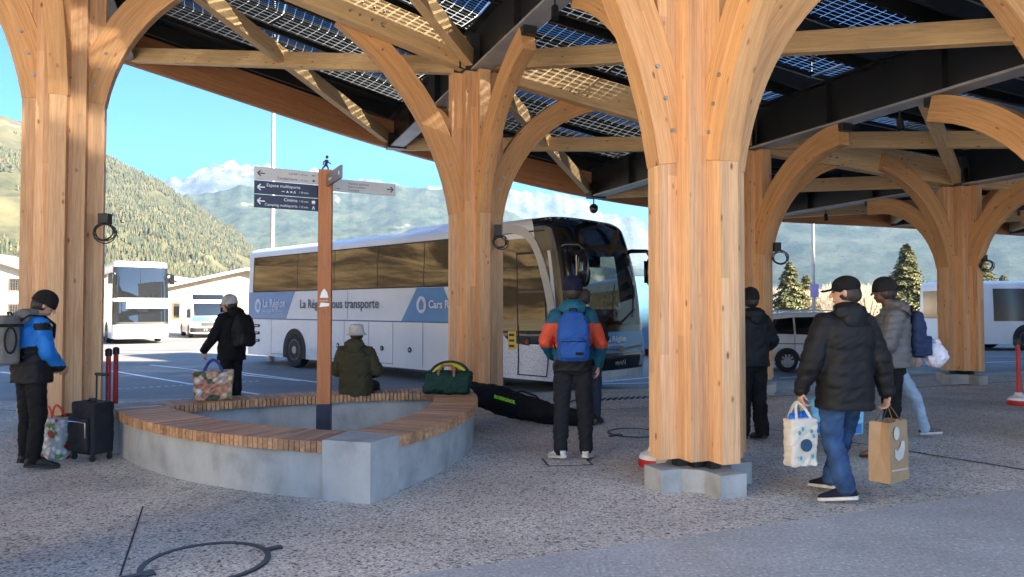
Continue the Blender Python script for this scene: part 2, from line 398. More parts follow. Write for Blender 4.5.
def tag(o, label=None, cat=None, group=None, kind=None):
    if label: o['label'] = label
    if cat: o['category'] = cat
    if group: o['group'] = group
    if kind: o['kind'] = kind
    return o
def empty(name, loc, rz=0.0, label=None, cat=None, group=None):
    o = bpy.data.objects.new(name, None); COL.objects.link(o); o.location = loc; o.rotation_euler = (0, 0, rz); o.empty_display_size = 0.2
    return tag(o, label, cat, group)
def clone(o, parent=None):
    c = o.copy(); COL.objects.link(c); c.parent = parent
    for ch in list(o.children): clone(ch, c)
    return c
def text_into(mb, txt, size, origin, xdir, updir, depth=0.002, align='LEFT', bold=0.0):
    """flat letters laid on a plane; joined into the builder"""
    cu = bpy.data.curves.new('lettering', 'FONT'); cu.body = txt; cu.size = size; cu.align_x = align; cu.extrude = depth / 2
    cu.resolution_u = 3; cu.offset = bold
    to = bpy.data.objects.new('lettering', cu); COL.objects.link(to)
    dg = bpy.context.evaluated_depsgraph_get(); me = bpy.data.meshes.new_from_object(to.evaluated_get(dg))
    x = Vector(xdir).normalized(); y = Vector(updir).normalized(); z = x.cross(y)
    o = Vector(origin)
    vs = [o + x * v.co.x + y * v.co.y + z * v.co.z for v in me.vertices]
    fs = [tuple(p.vertices) for p in me.polygons]
    mb.add(vs, fs)
    bpy.data.objects.remove(to); bpy.data.curves.remove(cu); bpy.data.meshes.remove(me)
    return mb
# ================================================================ THE SETTING
PZ = -0.25                                           # level of the roadway
b = MB(); b.add([(-5500, -5500, PZ - .004), (5500, -5500, PZ - .004), (5500, 5500, PZ - .004), (-5500, 5500, PZ - .004)], [(0, 1, 2, 3)])
tag(b.build('ground', EARTH), kind='structure')
b = MB(); b.add([(-45, 4, PZ), (60, 4, PZ), (60, 62, PZ), (-45, 75, PZ)], [(0, 1, 2, 3)])
tag(b.build('road', ASPH), kind='structure')
EDGE = [(-40, 9.2), (-9.8, 11.9), (-3.0, 12.7), (0.3, 13.2), (4.5, 14.9), (13, 17.9), (40, 27)]
poly = [(-40, -30), (40, -30)] + [(x, y) for x, y in reversed(EDGE)]
KW = 0.22
inner = [(x + 0.04, y - KW) for x, y in EDGE]
b = MB(); b.prism([(-40, -30), (40, -30)] + list(reversed(inner)), PZ - .1, 0.0, False)
tag(b.build('plaza_paving', AGG), kind='structure')
b = MB()
for k in range(len(EDGE) - 1):
    e0, e1, i0, i1 = EDGE[k], EDGE[k + 1], inner[k], inner[k + 1]
    b.prism([i0, i1, e1, e0], PZ - .1, 0.004, False)
tag(b.build('kerb', CONCD), kind='structure')
# smooth concrete strip across the foreground
a0 = G(400, 577); a1 = G(1024, 488.5); dr = (a1 - a0).normalized()
b = MB(); s0 = a0 - dr * 14; s1 = a1 + dr * 25; nrm = Vector((dr.y, -dr.x, 0))
b.add([tuple(s0 + nrm * 7 + Vector((0, 0, .004))), tuple(s1 + nrm * 7 + Vector((0, 0, .004))), tuple(s1 + Vector((0, 0, .004))), tuple(s0 + Vector((0, 0, .004)))], [(0, 1, 2, 3)])
tag(b.build('smooth_paving_strip', STRIP), kind='structure')
JOINT = pm('joint_filler', (0.03, 0.03, 0.032), 0.7)
b = MB()
def gline(mb, p, q, w, z, n=1):
    p = Vector((p[0], p[1], z)); q = Vector((q[0], q[1], z)); t = (q - p).normalized(); s = Vector((-t.y, t.x, 0)) * w / 2
    mb.add([p - s, q - s, q + s, p + s], [(0, 1, 2, 3)])
for (p, q, w) in (((120, 577), (143, 507), .012), ((724, 470), (738, 452), .012), ((300, 503.5), (303, 510), .0)):
    if w: gline(b, G(*p), G(*q), w, 0.006)
for (p, q, w) in (((748, 426), (1200, 498), .035), ((770, 397), (1040, 380), .05), ((466, 416), (575, 411), .03), ((575, 411), (760, 404), .03), ((0, 410), (60, 414), .03)):
    gline(b, G(*p), G(*q), w, 0.005)
tag(b.build('paving_joints', JOINT), kind='structure')
# roadway paint
PAINT = pm('road_paint', (0.72, 0.73, 0.74), 0.6, var=0.12, scale=3)
b = MB()
for (p, q, w) in (((112, 371), (196, 385), .13), ((196, 385), (262, 395), .13), ((150, 365), (300, 381), .11), ((60, 353), (252, 351), .12), ((110, 345.5), (246, 344), .1),
                  ((228, 371), (330, 384), .12), ((0, 372), (30, 376), .12), ((560, 386), (655, 377), .13), ((600, 384), (655, 383), .1),
                  ((870, 366), (1030, 361), .1), ((960, 361.5), (1030, 364), .1), ((780, 378), (900, 371), .1), ((980, 356), (1040, 357), .09)):
    gline(b, G(p[0], p[1], PZ), G(q[0], q[1], PZ), w, PZ + .005)
p = G(118, 389, PZ); q = G(262, 381, PZ); nd = 40
for k in range(nd):
    if k % 2 == 0: gline(b, p.lerp(q, k / nd), p.lerp(q, (k + 1) / nd), .07, PZ + .005)
tag(b.build('road_markings', PAINT), kind='structure')

# tactile / drain grid next to the kerb
b = MB(); c0 = G(560, 402); 
for k in range(16):
    c = c0.lerp(G(650, 397), k / 15.0)
    b.box((c.x, c.y, 0.006), (0.05, 0.34, 0.006), Matrix.Rotation(R(-20), 3, 'Z'))
gr = b.build('drain_grating', JOINT); tag(gr, 'dark slotted drain grating in the paving beside the coach front', 'drain')
# manholes
RING = pm('cast_iron', (0.035, 0.035, 0.038), 0.45, 0.3)
def manhole(px, py, r, label, tab=True):
    c = G(px, py); e = empty('manhole_cover', (c.x, c.y, 0), 0.3, label, 'manhole cover', 'round manhole covers in the paving')
    b = MB(); n = 48
    def ring(r0, r1, z0, z1):
        vs = []; 
        for k in range(n):
            a = 2 * math.pi * k / n
            for (rr, z) in ((r0, z0), (r0, z1), (r1, z1), (r1, z0)): vs.append((rr * math.cos(a), rr * math.sin(a), z))
        fs = []
        for k in range(n):
            j = (k + 1) % n
            for q in range(3): fs.append((4 * k + q, 4 * j + q, 4 * j + q + 1, 4 * k + q + 1))
        return vs, fs
    b.add(*ring(r - .035, r, 0.0, .011)); b.build('frame', RING, e)
    b = MB()
    for a in ((20, 200) if tab else (200,)):
        b = MB(); b.box((math.cos(R(a)) * (r + .03), math.sin(R(a)) * (r + .03), .007), (.12, .05, .014), Matrix.Rotation(R(a), 3, 'Z')); b.build('lifting_lug', RING, e)
    b = MB(); b.box((math.cos(R(200)) * (r - .06), math.sin(R(200)) * (r - .06), .007), (.06, .09, .012), Matrix.Rotation(R(200), 3, 'Z'))
    b.build('lifting_lug', RING, e)
    b = MB(); b.prism([((r - .034) * math.cos(2 * math.pi * k / n), (r - .034) * math.sin(2 * math.pi * k / n)) for k in range(n)], 0, .0045, False); b.build('infill', AGG, e)
manhole(206, 563, .375, 'large round manhole ring with lugs in the foreground paving')
manhole(634, 433, .33, 'smaller manhole ring in the paving left of the nearest timber column', False)
b = MB(); c = G(567, 462); b.box((c.x, c.y, .003), (.46, .36, .006), Matrix.Rotation(R(8), 3, 'Z'))
ic = b.build('inspection_cover', RING, bevel=.002); b = MB(); b.box((c.x, c.y, .005), (.42, .32, .007), Matrix.Rotation(R(8), 3, 'Z')); b.build('infill', AGG, ic)
tag(ic, 'square dark inspection cover under the shoes of the blue backpack wearer', 'inspection cover')

# ---------------- hills
def interp(x, xs, ys): return float(np.interp(x, xs, ys))
def hill(name, r0, r1, sil, mat, az0, az1, na, nr, amp, nscale, seed, back=0.35):
    """terrain from its foot at r0 up to a ridge at r1 whose height follows sil[(azimuth_deg, elevation tan)]"""
    xs = [a for a, _ in sil]; ys = [t for _, t in sil]; vs = []; fs = []
    for i in range(na + 1):
        az = az0 + (az1 - az0) * i / na; e = interp(az, xs, ys)
        for j in range(nr + 1):
            t = j / nr; 
            tt = min(t / (1 - back), 1.0) if back else t
            r = r0 + (r1 - r0) * t / (1 - back) if back else r0 + (r1 - r0) * t
            x, y = r * math.sin(R(az)), r * math.cos(R(az))
            hr = e * r1
            if t <= 1 - back: h = hr * (0.35 * tt + 0.65 * tt ** 1.5)
            else: h = hr * max(0, 1 - (t - (1 - back)) / back) ** 0.8
            if r0 > 1000:
                nzv = mnoise.ridged_multi_fractal(Vector((x * nscale * .35 + seed, y * nscale * .35, seed)), 1.0, 2.15, 7, 1.0, 2.0) * .75 - .9; gul = 0.0
            else:
                nzv = mnoise.fractal(Vector((x * nscale + seed, y * nscale, seed)), 0.9, 2.1, 6)
                gul = abs(mnoise.noise(Vector((x * nscale * .9, y * nscale * .9 + seed, seed))))
            h += (nzv * amp - gul * amp * 1.1) * math.sin(min(tt, 1) * math.pi) ** .7 if t < 1 - back else 0
            h += mnoise.fractal(Vector((az * .45 + seed, 3.0, seed)), 0.8, 2.1, 5) * amp * .25 * tt ** 5
            vs.append((x, y, max(h, 0) * 1.0 + PZ - 1.0 + min(1.0, tt * 40)))
    for i in range(na):
        for j in range(nr):
            a = i * (nr + 1) + j; fs.append((a, a + nr + 1, a + nr + 2, a + 1))
    b = MB(); b.add(vs, fs); o = b.build(name, mat, smooth=True)
    return tag(o, kind='structure'), (vs, na, nr)
def S(px, y):
    az = math.degrees(math.atan((px - 512) / 720.0)); return (az, (HOR - y) / 720.0 * math.cos(R(az)))
F_NEAR = forest_mat('sunlit_forest_floor', (0.05, 0.055, 0.03), (0.125, 0.115, 0.062), scale=.012, bump=3.0, patch=((0.26, 0.22, 0.14), .62))
F_MID = forest_mat('mid_mountain', (0.022, 0.038, 0.030), (0.065, 0.078, 0.052), scale=.018, bump=9.0, patch=((0.20, 0.20, 0.17), .62), snow=(430, 1500))
F_SNOW = forest_mat('snow_mountain', (0.05, 0.065, 0.08), (0.15, 0.16, 0.17), scale=.0042, bump=45.0, snow=(560, 1500))
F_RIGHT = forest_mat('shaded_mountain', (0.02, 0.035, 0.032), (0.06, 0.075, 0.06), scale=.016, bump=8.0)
F_BACK = forest_mat('back_hills', (0.055, 0.045, 0.028), (0.26, 0.21, 0.125), scale=.022, bump=5.0, patch=((0.035, 0.028, 0.016), .53))
sil = [(-60, .30), S(-250, 90), S(0, 112), S(25, 118), S(103, 154), S(150, 174), S(200, 207), S(250, 245), S(290, 285), S(330, 308), (-10, 0)]
hillL, dataL = hill('forested_hillside', 420, 1300, sil, F_NEAR, -60, -12, 150, 70, 26, .006, 3.1)
sil = [(-35, .05), S(150, 225), S(185, 194), S(240, 182), S(300, 190), S(345, 192), S(400, 184), S(450, 188), S(480, 198), S(560, 232), S(620, 262), S(700, 290)]
hill('middle_mountain', 1700, 2700, sil, F_MID, -34, 14, 300, 130, 60, .0050, 7.7)
sil = [(-40, .10), S(120, 205), S(165, 183), S(205, 166), S(250, 160), S(300, 167), S(350, 178), S(395, 184), S(450, 186), S(510, 187), S(560, 190), S(602, 206), S(650, 228), S(700, 245), S(760, 260), (30, .02)]
hill('snowy_mountain', 3200, 4600, sil, F_SNOW, -40, 26, 380, 150, 230, .0019, 1.3)
sil = [S(640, 285), S(680, 250), S(720, 215), S(770, 165), S(850, 130), S(960, 110), (38, .30), (60, .30), (85, .25)]
hill('shaded_mountainside', 1300, 2300, sil, F_RIGHT, 11, 85, 240, 110, 35, .0050, 5.9)
sil = [(-185, .16), (-150, .24), (-110, .30), (-80, .34), (-58, .28)]
hill('hillside_behind', 260, 900, sil, F_BACK, -185, -58, 120, 40, 26, .006, 9.4)

# conifers on the near hillside: one far-off wood
vs, na, nr = dataL; arr = np.array(vs).reshape(na + 1, nr + 1, 3); rng = np.random.RandomState(4)
tv = []; tf = []; tm = []
cnt = 0
while cnt < 32000:
    fi = rng.rand() * (na - 1); fj = (rng.rand() ** 0.8) * (nr * .66); i = int(fi); j = int(fj); u_, w_ = fi - i, fj - j
    p = (arr[i, j] * (1 - u_) + arr[i + 1, j] * u_) * (1 - w_) + (arr[i, j + 1] * (1 - u_) + arr[i + 1, j + 1] * u_) * w_
    az = math.degrees(math.atan2(p[0], p[1]))
    if az < -52: continue
    dens = mnoise.noise(Vector((p[0] * .008, p[1] * .008, 2.0))) + .45 * mnoise.noise(Vector((p[0] * .03, p[1] * .03, 7.0)))
    if dens < -0.28 + .25 * rng.rand() or (p[2] < 9 and rng.rand() < .6): continue
    cnt += 1
    h = rng.uniform(3.6, 8) * (.6 + .4 * min(1, j / 14.0)); r = h * rng.uniform(.16, .26); o = len(tv); a0 = rng.rand() * 6
    for (zz, rr) in ((0.1, 1.0), (0.42, .62), (0.45, .8)):
        for k in range(5):
            a = a0 + k * 2 * math.pi / 5; q = rr * rng.uniform(.75, 1.2)
            tv.append((p[0] + r * q * math.cos(a), p[1] + r * q * math.sin(a), p[2] + zz * h))
    tv.append((p[0], p[1], p[2] + h))
    mi = int(rng.rand() * 2.99)
    for k in range(5):
        k2 = (k + 1) % 5
        tf += [(o + k, o + k2, o + 5 + k2, o + 5 + k), (o + 10 + k, o + 10 + k2, o + 15)]; tm += [mi, mi]
b = MB(); b.v = tv; b.f = tf; b.g = tv; b.mi = tm
o = b.build('hillside_forest', [pm('conifer_dark', (0.030, 0.042, 0.022), .9, var=.3, scale=.05), pm('conifer_mid', (0.055, 0.063, 0.030), .9, var=.3, scale=.05), pm('larch_yellow', (0.080, 0.075, 0.036), .9, var=.3, scale=.05)])
tag(o, kind='stuff')
# ================================================================ THE CANOPY
UD = Vector((5.0, 2.0, 0)).normalized(); VD = Vector((2.23, -5.5, 0)).normalized()
VSTEP = Vector((2.23, -5.5, 0))
NI = {-3: (-15.65, 4.4), -2: (-10.65, 6.4), -1: (-5.62, 9.0), 0: (-.595, 11.85), 1: (4.40, 13.3), 2: (9.33, 15.0), 3: (14.3, 16.9), 4: (19.3, 18.8), 5: (24.3, 20.7)}
HI = {-3: 9.1, -2: 7.8, -1: 6.6, 0: 5.40, 1: 4.43, 2: 4.07, 3: 4.1, 4: 4.05, 5: 4.0}
T0 = -1.04; T1 = 1.75
def tend(i): return 1.6
def node(i, t=0.0, dz=0.0):
    """point on the roof soffit: i along the rows of columns, t across them"""
    k = int(math.floor(i)); k = max(-3, min(4, k)); f = i - k
    a = Vector((NI[k][0], NI[k][1], HI[k])); c = Vector((NI[k + 1][0], NI[k + 1][1], HI[k + 1]))
    p = a.lerp(c, f) + VSTEP * t; p.z += dz
    return p
roof = empty('timber_canopy', (0, 0, 0), 0, 'large timber and steel canopy roofed with solar panels over the whole bus station plaza', 'canopy')
# girders
for i in range(-2, 5):
    for (t0, t1) in ((T0, 0.0), (0.0, 1.0), (1.0, T1)):
        if t0 >= 1.0 and i not in (0, 1, 2, -1): continue
        a = node(i, t0); c = node(i, t1)
        if t0 == T0: a = node(i, T0 + .02)
        b = MB(); up = Vector((0, 0, 1))
        b.beam(a + up * .40, c + up * .40, .05, .68)            # web
        b.beam(a + up * .755, c + up * .755, .30, .03)          # top flange
        for s in (-1, 1):
            for q in range(1, 3):
                m_ = a.lerp(c, q / 3.0); b.box(m_ + UD * (s * .075) + up * .40, (.02, .13, .66), Matrix.Rotation(math.atan2(VD.y, VD.x), 3, 'Z'))
        b.build('girder_web', STEEL, roof)
        b = MB(); b.beam(a + up * .03, c + up * .03, .32, .035); b.build('girder_flange', STEELG if i == 0 or i == 1 or i == 2 else STEEL, roof)
# fascia
pts = []
for k in range(0, 8 * 12 + 1):
    i = -3 + k / 12.0; p = node(i, T0); pts.append(p)
sm = []
for k in range(len(pts)):
    w = pts[max(0, k - 4):k + 5]; sm.append(sum(w, Vector((0, 0, 0))) / len(w))
for q in range(0, 96, 12):
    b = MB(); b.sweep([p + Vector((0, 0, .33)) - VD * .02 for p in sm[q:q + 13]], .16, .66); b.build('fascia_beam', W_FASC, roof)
# row beams along the column lines, bolted
BOLT = pm('bolt_steel', (0.35, 0.36, 0.37), .35, .8)
def bolts(mb, c, normal, along, n=3, m=2, dx=.14, dy=.16, r=.016):
    normal = normal.normalized(); along = along.normalized(); up = normal.cross(along)
    for a in range(n):
        for q in range(m):
            p = c + along * ((a - (n - 1) / 2) * dx) + up * ((q - (m - 1) / 2) * dy)
            for s in (-1, 1): mb.tube([p + normal * (s * .10), p + normal * (s * .132)], r, 8)
for t in (0, 1):
    for i in range(-3, 5):
        if t == 1 and i > 3: continue
        a = node(i, t); c = node(i + 1, t); d = (c - a).normalized(); up = Vector((0, 0, 1))
        b = MB(); b.beam(a + d * .2 + up * .27, c - d * .2 + up * .27, .20, .52); b.build('row_beam', W_PALE, roof)
        b = MB(); side = d.cross(up)
        for f in (.30, .36, .64, .70): bolts(b, a.lerp(c, f) + up * .26, side, d, 2, 2, .16, .2)
        bo = b.build('bolt_set', BOLT, roof)
# diagonal braces
for (i, t, i2, t2) in [(-2, 0, -1, T0), (-1, 0, -2, T0), (-1, 0, 0, T0), (0, 0, -1, T0), (0, 0, 1, T0), (1, 0, 0, T0), (1, 0, 2, T0), (2, 0, 1, T0), (2, 0, 3, T0), (3, 0, 2, T0), (3, 0, 4, T0), (4, 0, 3, T0),
                       (0, 0, -1, 1), (-1, 0, 0, 1), (0, 0, 1, 1), (1, 0, 0, 1), (1, 0, 2, .62), (2, 0, 1, .60), (2, .62, 3, 0), (-1, 0, -2, 1)]:
    a = node(i, t); c = node(i2, t2); d = (c - a).normalized(); lift = .16 + (.06 if (i2 > i) else 0.0)
    b = MB(); b.beam(a + d * .32 + Vector((0, 0, lift)), c - d * .22 + Vector((0, 0, lift)), .15, .28); b.build('diagonal_brace', W_PALE, roof)
# nodes where beams meet
for t in (0, 1):
    for i in range(-1, 4):
        a = node(i, t); b = MB(); b.tube([a + Vector((0, 0, -.02)), a + Vector((0, 0, .6))], .26, 12)
        for k in range(8):
            an = k * math.pi / 4; b.box(a + Vector((math.cos(an) * .3, math.sin(an) * .3, .2)), (.14, .02, .3), Matrix.Rotation(an, 3, 'Z'))
        b.build('steel_node', STEEL, roof)
for i in (0, 1, 2):
    a = node(i, T0 + .05); b = MB(); b.box(a + Vector((0, 0, .16)), (.42, .3, .36), Matrix.Rotation(math.atan2(UD.y, UD.x), 3, 'Z')); b.build('steel_node', STEEL, roof)
# purlins and solar panels
PAN_V = 1.12; PIT = 1.50; PZR = .98
nrow = int(((T1 - T0) * VSTEP.length) / PIT)
panels = []
for r_ in range(nrow):
    tc_ = T0 + (r_ + .5) * PIT / VSTEP.length
    te = T0 + (r_) * PIT / VSTEP.length
    for i in range(-3, 5):
        for hlf in ((0, .5) if tc_ < tend(i) and r_ > 0 else ()):
            a = node(i + hlf + .003, tc_, PZR); c = node(i + hlf + .497, tc_, PZR); panels.append((a, c, i, r_))
b = MB()
for i in range(-3, 5):
    a = node(i, T0 + .02, PZR + .01); c = node(i + 1, T0 + .02, PZR + .01); w_ = VD * (PIT * .98)
    b.add([a, c, c + w_, a + w_, a + Vector((0, 0, .03)), c + Vector((0, 0, .03)), c + w_ + Vector((0, 0, .03)), a + w_ + Vector((0, 0, .03))], [(0, 1, 2, 3), (7, 6, 5, 4), (0, 4, 5, 1), (2, 6, 7, 3)])
b.build('edge_deck', STEEL, roof)
PFRAME = pm('panel_frame', (0.55, 0.57, 0.60), .4, .5)
def add_panel(mb, fb, a, c):
    d = (c - a); L = d.length; d.normalize(); v = VD * (PAN_V / 2)
    n_ = Vector((0, 0, .012))
    vs = [a - v, c - v, c + v, a + v]; g = [(0, 0, 0), (L, 0, 0), (L, PAN_V, 0), (0, PAN_V, 0)]
    mb.add(vs + [p + n_ for p in vs], [(3, 2, 1, 0)], g + g)
    for (p, q) in ((vs[0], vs[1]), (vs[3], vs[2])): fb.beam(p - n_, q - n_, .03, .035)
    fb.beam((vs[0] + vs[0].lerp(vs[1], .004)) / 2, vs[3], .03, .035)
def vis_key(a, c):
    m_ = (a + c) / 2; m_ = m_ - Vector((0, 0, CAM_H))
    if m_.y < 1: return 1e6 + m_.length
    px = 512 + 720 * m_.x / m_.y; py = 308 - 720 * m_.z / m_.y
    return m_.length + (0 if (-150 < px < 1180 and py > -90) else 1e5)
panels.sort(key=lambda p: vis_key(p[0], p[1]))
rest = MB(); restf = MB()
for k, (a, c, i, r_) in enumerate(panels):
    if k < 96:
        mb = MB(); fb = MB(); add_panel(mb, fb, a, c); po = mb.build('solar_panel', SOLAR, roof); fb.build('panel_frame', PFRAME, po)
    else: add_panel(rest, restf, a, c)
o = rest.build('solar_panel_field', SOLAR, roof); o['kind'] = 'stuff'
o = restf.build('panel_frame_field', PFRAME, roof); o['kind'] = 'stuff'
for r_ in range(nrow + 1):
    te = T0 + r_ * PIT / VSTEP.length
    b = MB()
    for i in range(-3, 5):
        if te > tend(i) + .1: continue
        a = node(i, te, .88); c = node(i + 1, te, .88)
        for s in (-1, 1): b.beam(a + VD * (s * .16), c + VD * (s * .16), .05, .34)
        b.beam(a + Vector((0, 0, .095)), c + Vector((0, 0, .095)), .42, .02)
    b.build('purlin', STEEL, roof)

# ---------------- columns
UN = .178
def plus_poly(u):
    h = 2.5 * u; m = 1.5 * u; s = .5 * u
    q = [(s, h), (s, m), (m, m), (m, s), (h, s)]
    out = [(h, s), (m, s), (m, m), (s, m), (s, h)]
    pts = list(out)
    for k in range(3):
        pts += [(-y, x) for x, y in pts[-5:]]
    return pts
PP = plus_poly(UN)
def base_poly():
    q = [(.47, .13), (.26, .13), (.13, .26), (.13, .47)]
    pts = list(q)
    for k in range(3): pts += [(-y, x) for x, y in pts[-4:]]
    return pts
BASEP = base_poly()
RZ = math.atan2(UD.y, UD.x)
def column(i, t, label, group='timber columns holding up the canopy', reach=2.2):
    p = node(i, t); H = p.z
    e = empty('timber_column', (p.x, p.y, 0), RZ, label, 'column', group)
    b = MB(); b.prism(PP, .27, H - .02); b.build('post', W_COL, e, bevel=.006)
    b = MB(); b.prism(BASEP, -.02, .19, False); b.build('concrete_footing', CONC, e, bevel=.008)
    b = MB(); b.prism([(x * .55, y * .55) for x, y in PP], .19, .28, False); b.build('steel_shoe', STEEL, e)
    for k in range(4):
        an = k * math.pi / 2; d = Vector((math.cos(an), math.sin(an), 0)); alongv = k % 2 == 1
        slope = 0.0
        if not alongv:
            o2 = node(i + (1 if k == 0 else -1), t) if -3 <= i + (1 if k == 0 else -1) <= 5 else p
            slope = (o2.z - H) / max(1e-6, (Vector((o2.x, o2.y, 0)) - Vector((p.x, p.y, 0))).length)
        x0 = .272; xe = reach if not alongv else 2.2; th0 = R(9)
        zb = H - interp(i, [-1, 0, 1, 2], [2.45, 2.3, 1.9, 1.65]) - (.3 if t == 1 else 0); ze = H + slope * xe + (.22 if not alongv else -.14)
        th1 = 2 * math.atan((xe - x0) / (ze - zb)) - th0; Rr = (ze - zb) / (math.sin(th1) - math.sin(th0))
        pts = []
        for q in range(15):
            th = th0 + (th1 - th0) * q / 14
            x = x0 + Rr * (math.cos(th0) - math.cos(th)); z = zb + Rr * (math.sin(th) - math.sin(th0))
            pts.append(d * x + Vector((0, 0, z)))
        b = MB(); sd = Vector((-d.y, d.x, 0)); b.sweep(pts, .205 if alongv else .198, .36, side=sd)
        ar = b.build('arch_brace', W_ARCH, e, bevel=.005)
        b = MB()
        for q in (1, 2, 3): 
            c = pts[q] + Vector((0, 0, .0))
            for s in (-1, 1): b.tube([c + sd * (s * .095), c + sd * (s * .114)], .019, 8)
        if not alongv:
            for q in (11, 12, 13):
                for s in (-1, 1): b.tube([pts[q] + sd * (s * .095), pts[q] + sd * (s * .116)], .016, 8)
        bo = b.build('bolt_heads', BOLT, ar)
        if alongv:
            b = MB(); b.box(pts[-1] + Vector((0, 0, .10)) - d * .02, (.2, .2, .14), Matrix.Rotation(an, 3, 'Z')); b.build('arch_bracket', STEEL, e)
    return e
cA = column(-1, 0, 'leftmost timber column, rising beside the black suitcase')
cB = column(0, 0, 'timber column in front of the coach, behind the dark green holdall')
cC = column(0, 1, 'nearest and largest timber column, standing on a pale concrete footing right of centre')
cD = column(1, 0, 'timber column mostly hidden behind the nearest column, with cable coils on its right side')
cE = column(2, 0, 'farthest timber column, at right beside the parked white bus')
cF = column(1, 1, 'timber column beyond the right edge whose curved braces reach into the top right corner', reach=2.75)
cG = column(3, 0, 'timber column outside the right edge past the farthest column')
cH = column(-1, 1, 'timber column outside the left edge near the camera')

# junction boxes with cable coils
CABLE = pm('black_cable', (0.012, 0.012, 0.013), .5)
def coil(px, py, d, w, h, r, label):
    c = P(px, py, d); e = empty('junction_box', c, 0, label, 'junction box', 'junction boxes with cable coils on the columns')
    b = MB(); b.box((0, 0, 0), (w, .10, h)); b.build('housing', BLACKPL, e, bevel=.006)
    b = MB()
    for q in range(4):
        cx, cz = random.uniform(-.02, .02), -h / 2 - r * .75 + random.uniform(-.02, .02); rr = r * random.uniform(.82, 1.08); ph = random.random() * 6
        b.tube([(w * .3 + cx + rr * math.cos(a), -.05 - .012 * q + .01 * math.sin(3 * a + ph), cz + rr * .88 * math.sin(a)) for a in [2 * math.pi * k / 24 for k in range(24)]], .0075, 6, closed=True)
    b.tube([(0, 0, 0), (w * .3, -.06, -h * .5), (w * .55 + r * .5, -.06, -h / 2 - r * .4), (w * .4 + r, -.05, -h / 2 - r * 1.2)], .007, 6)
    b.build('cable_coil', CABLE, e)
coil(105, 219, 8.85, .13, .13, .14, 'small black junction box with loose cable coil on the right edge of the leftmost column')
coil(498, 231, 11.5, .12, .2, .11, 'black junction box with round cable coil low on the column in front of the coach')
coil(777, 247, 12.9, .12, .16, .14, 'black junction box with dangling cable on the column half hidden by the nearest one')
coil(982, 258, 14.6, .17, .12, .13, 'black box with thin hanging cable on the right side of the farthest column')

def spot(loc, label, dome=False):
    e = empty('ceiling_spotlight' if not dome else 'dome_camera', loc, 0, label, 'camera' if dome else 'spotlight', None if dome else 'spotlights hanging from the canopy steelwork')
    b = MB()
    if dome:
        b.tube([(0, 0, 0), (0, 0, -.16)], .018, 8); b.tube([(0, 0, -.15), (0, 0, -.20), (0, 0, -.26)], [.05, .11, .12], 16); b.build('bracket', BLACKPL, e)
        b = MB(); b.ell((0, 0, -.28), (.115, .115, .115), nu=16, nv=10); b.build('dome', GL_DARK, e, smooth=True)
    else:
        b.tube([(0, 0, 0), (0, 0, -.12)], .012, 8); b.box((0, 0, -.12), (.05, .05, .04)); b.build('bracket', BLACKPL, e)
        b = MB(); b.tube([(0, 0, -.12), (0, -.03, -.28)], [.045, .05], 14); b.build('lamp_head', BLACKPL, e, smooth=True, angle=40)
spot(node(1, T0 + .03) - Vector((0, 0, .0)), 'round black dome camera hanging under the canopy edge above the coach windscreen', True)
spot(node(0, .55) - Vector((.1, 0, .0)), 'black spotlight hanging from the steel girder right of the middle column top')
spot(node(1, .30) + Vector((.1, 0, 0)), 'small black spotlight under the girder at the top of the half hidden column')
spot(node(1, .52) + Vector((.1, 0, 0)), 'small black spotlight farther along the girder towards the top right corner')
spot(node(2, -.62) + Vector((.1, 0, 0)), 'small black spotlight on the far girder left of the farthest column')
# ================================================================ BENCH
V1 = Vector((-1.14, 5.78)); V2 = Vector((-4.42, 8.02)); V3 = Vector((-.62, 9.75))
BC = (V1 + V2 + V3) / 3
def arc_pts(a, c, sag, n=24):
    """circular arc bulging away from the bench centre"""
    ch = (c - a); L = ch.length; m = (a + c) / 2; nr_ = Vector((ch.y, -ch.x)).normalized()
    if nr_.dot(m - BC) < 0: nr_ = -nr_
    Rr = (L * L / 4 + sag * sag) / (2 * sag); cen = m - nr_ * (Rr - sag)
    a0 = math.atan2(a.y - cen.y, a.x - cen.x); a1 = math.atan2(c.y - cen.y, c.x - cen.x)
    while a1 - a0 > math.pi: a1 -= 2 * math.pi
    while a1 - a0 < -math.pi: a1 += 2 * math.pi
    return cen, Rr, a0, a1
bench = empty('curved_bench', (BC.x, BC.y, 0), 0, 'large rounded triangular concrete bench with slatted wooden seats around the signpost', 'bench')
WD = .50; SH = .47
SIDES = [(V2, V1), (V1, V3), (V3, V2)]
bl = Vector((BC.x, BC.y))
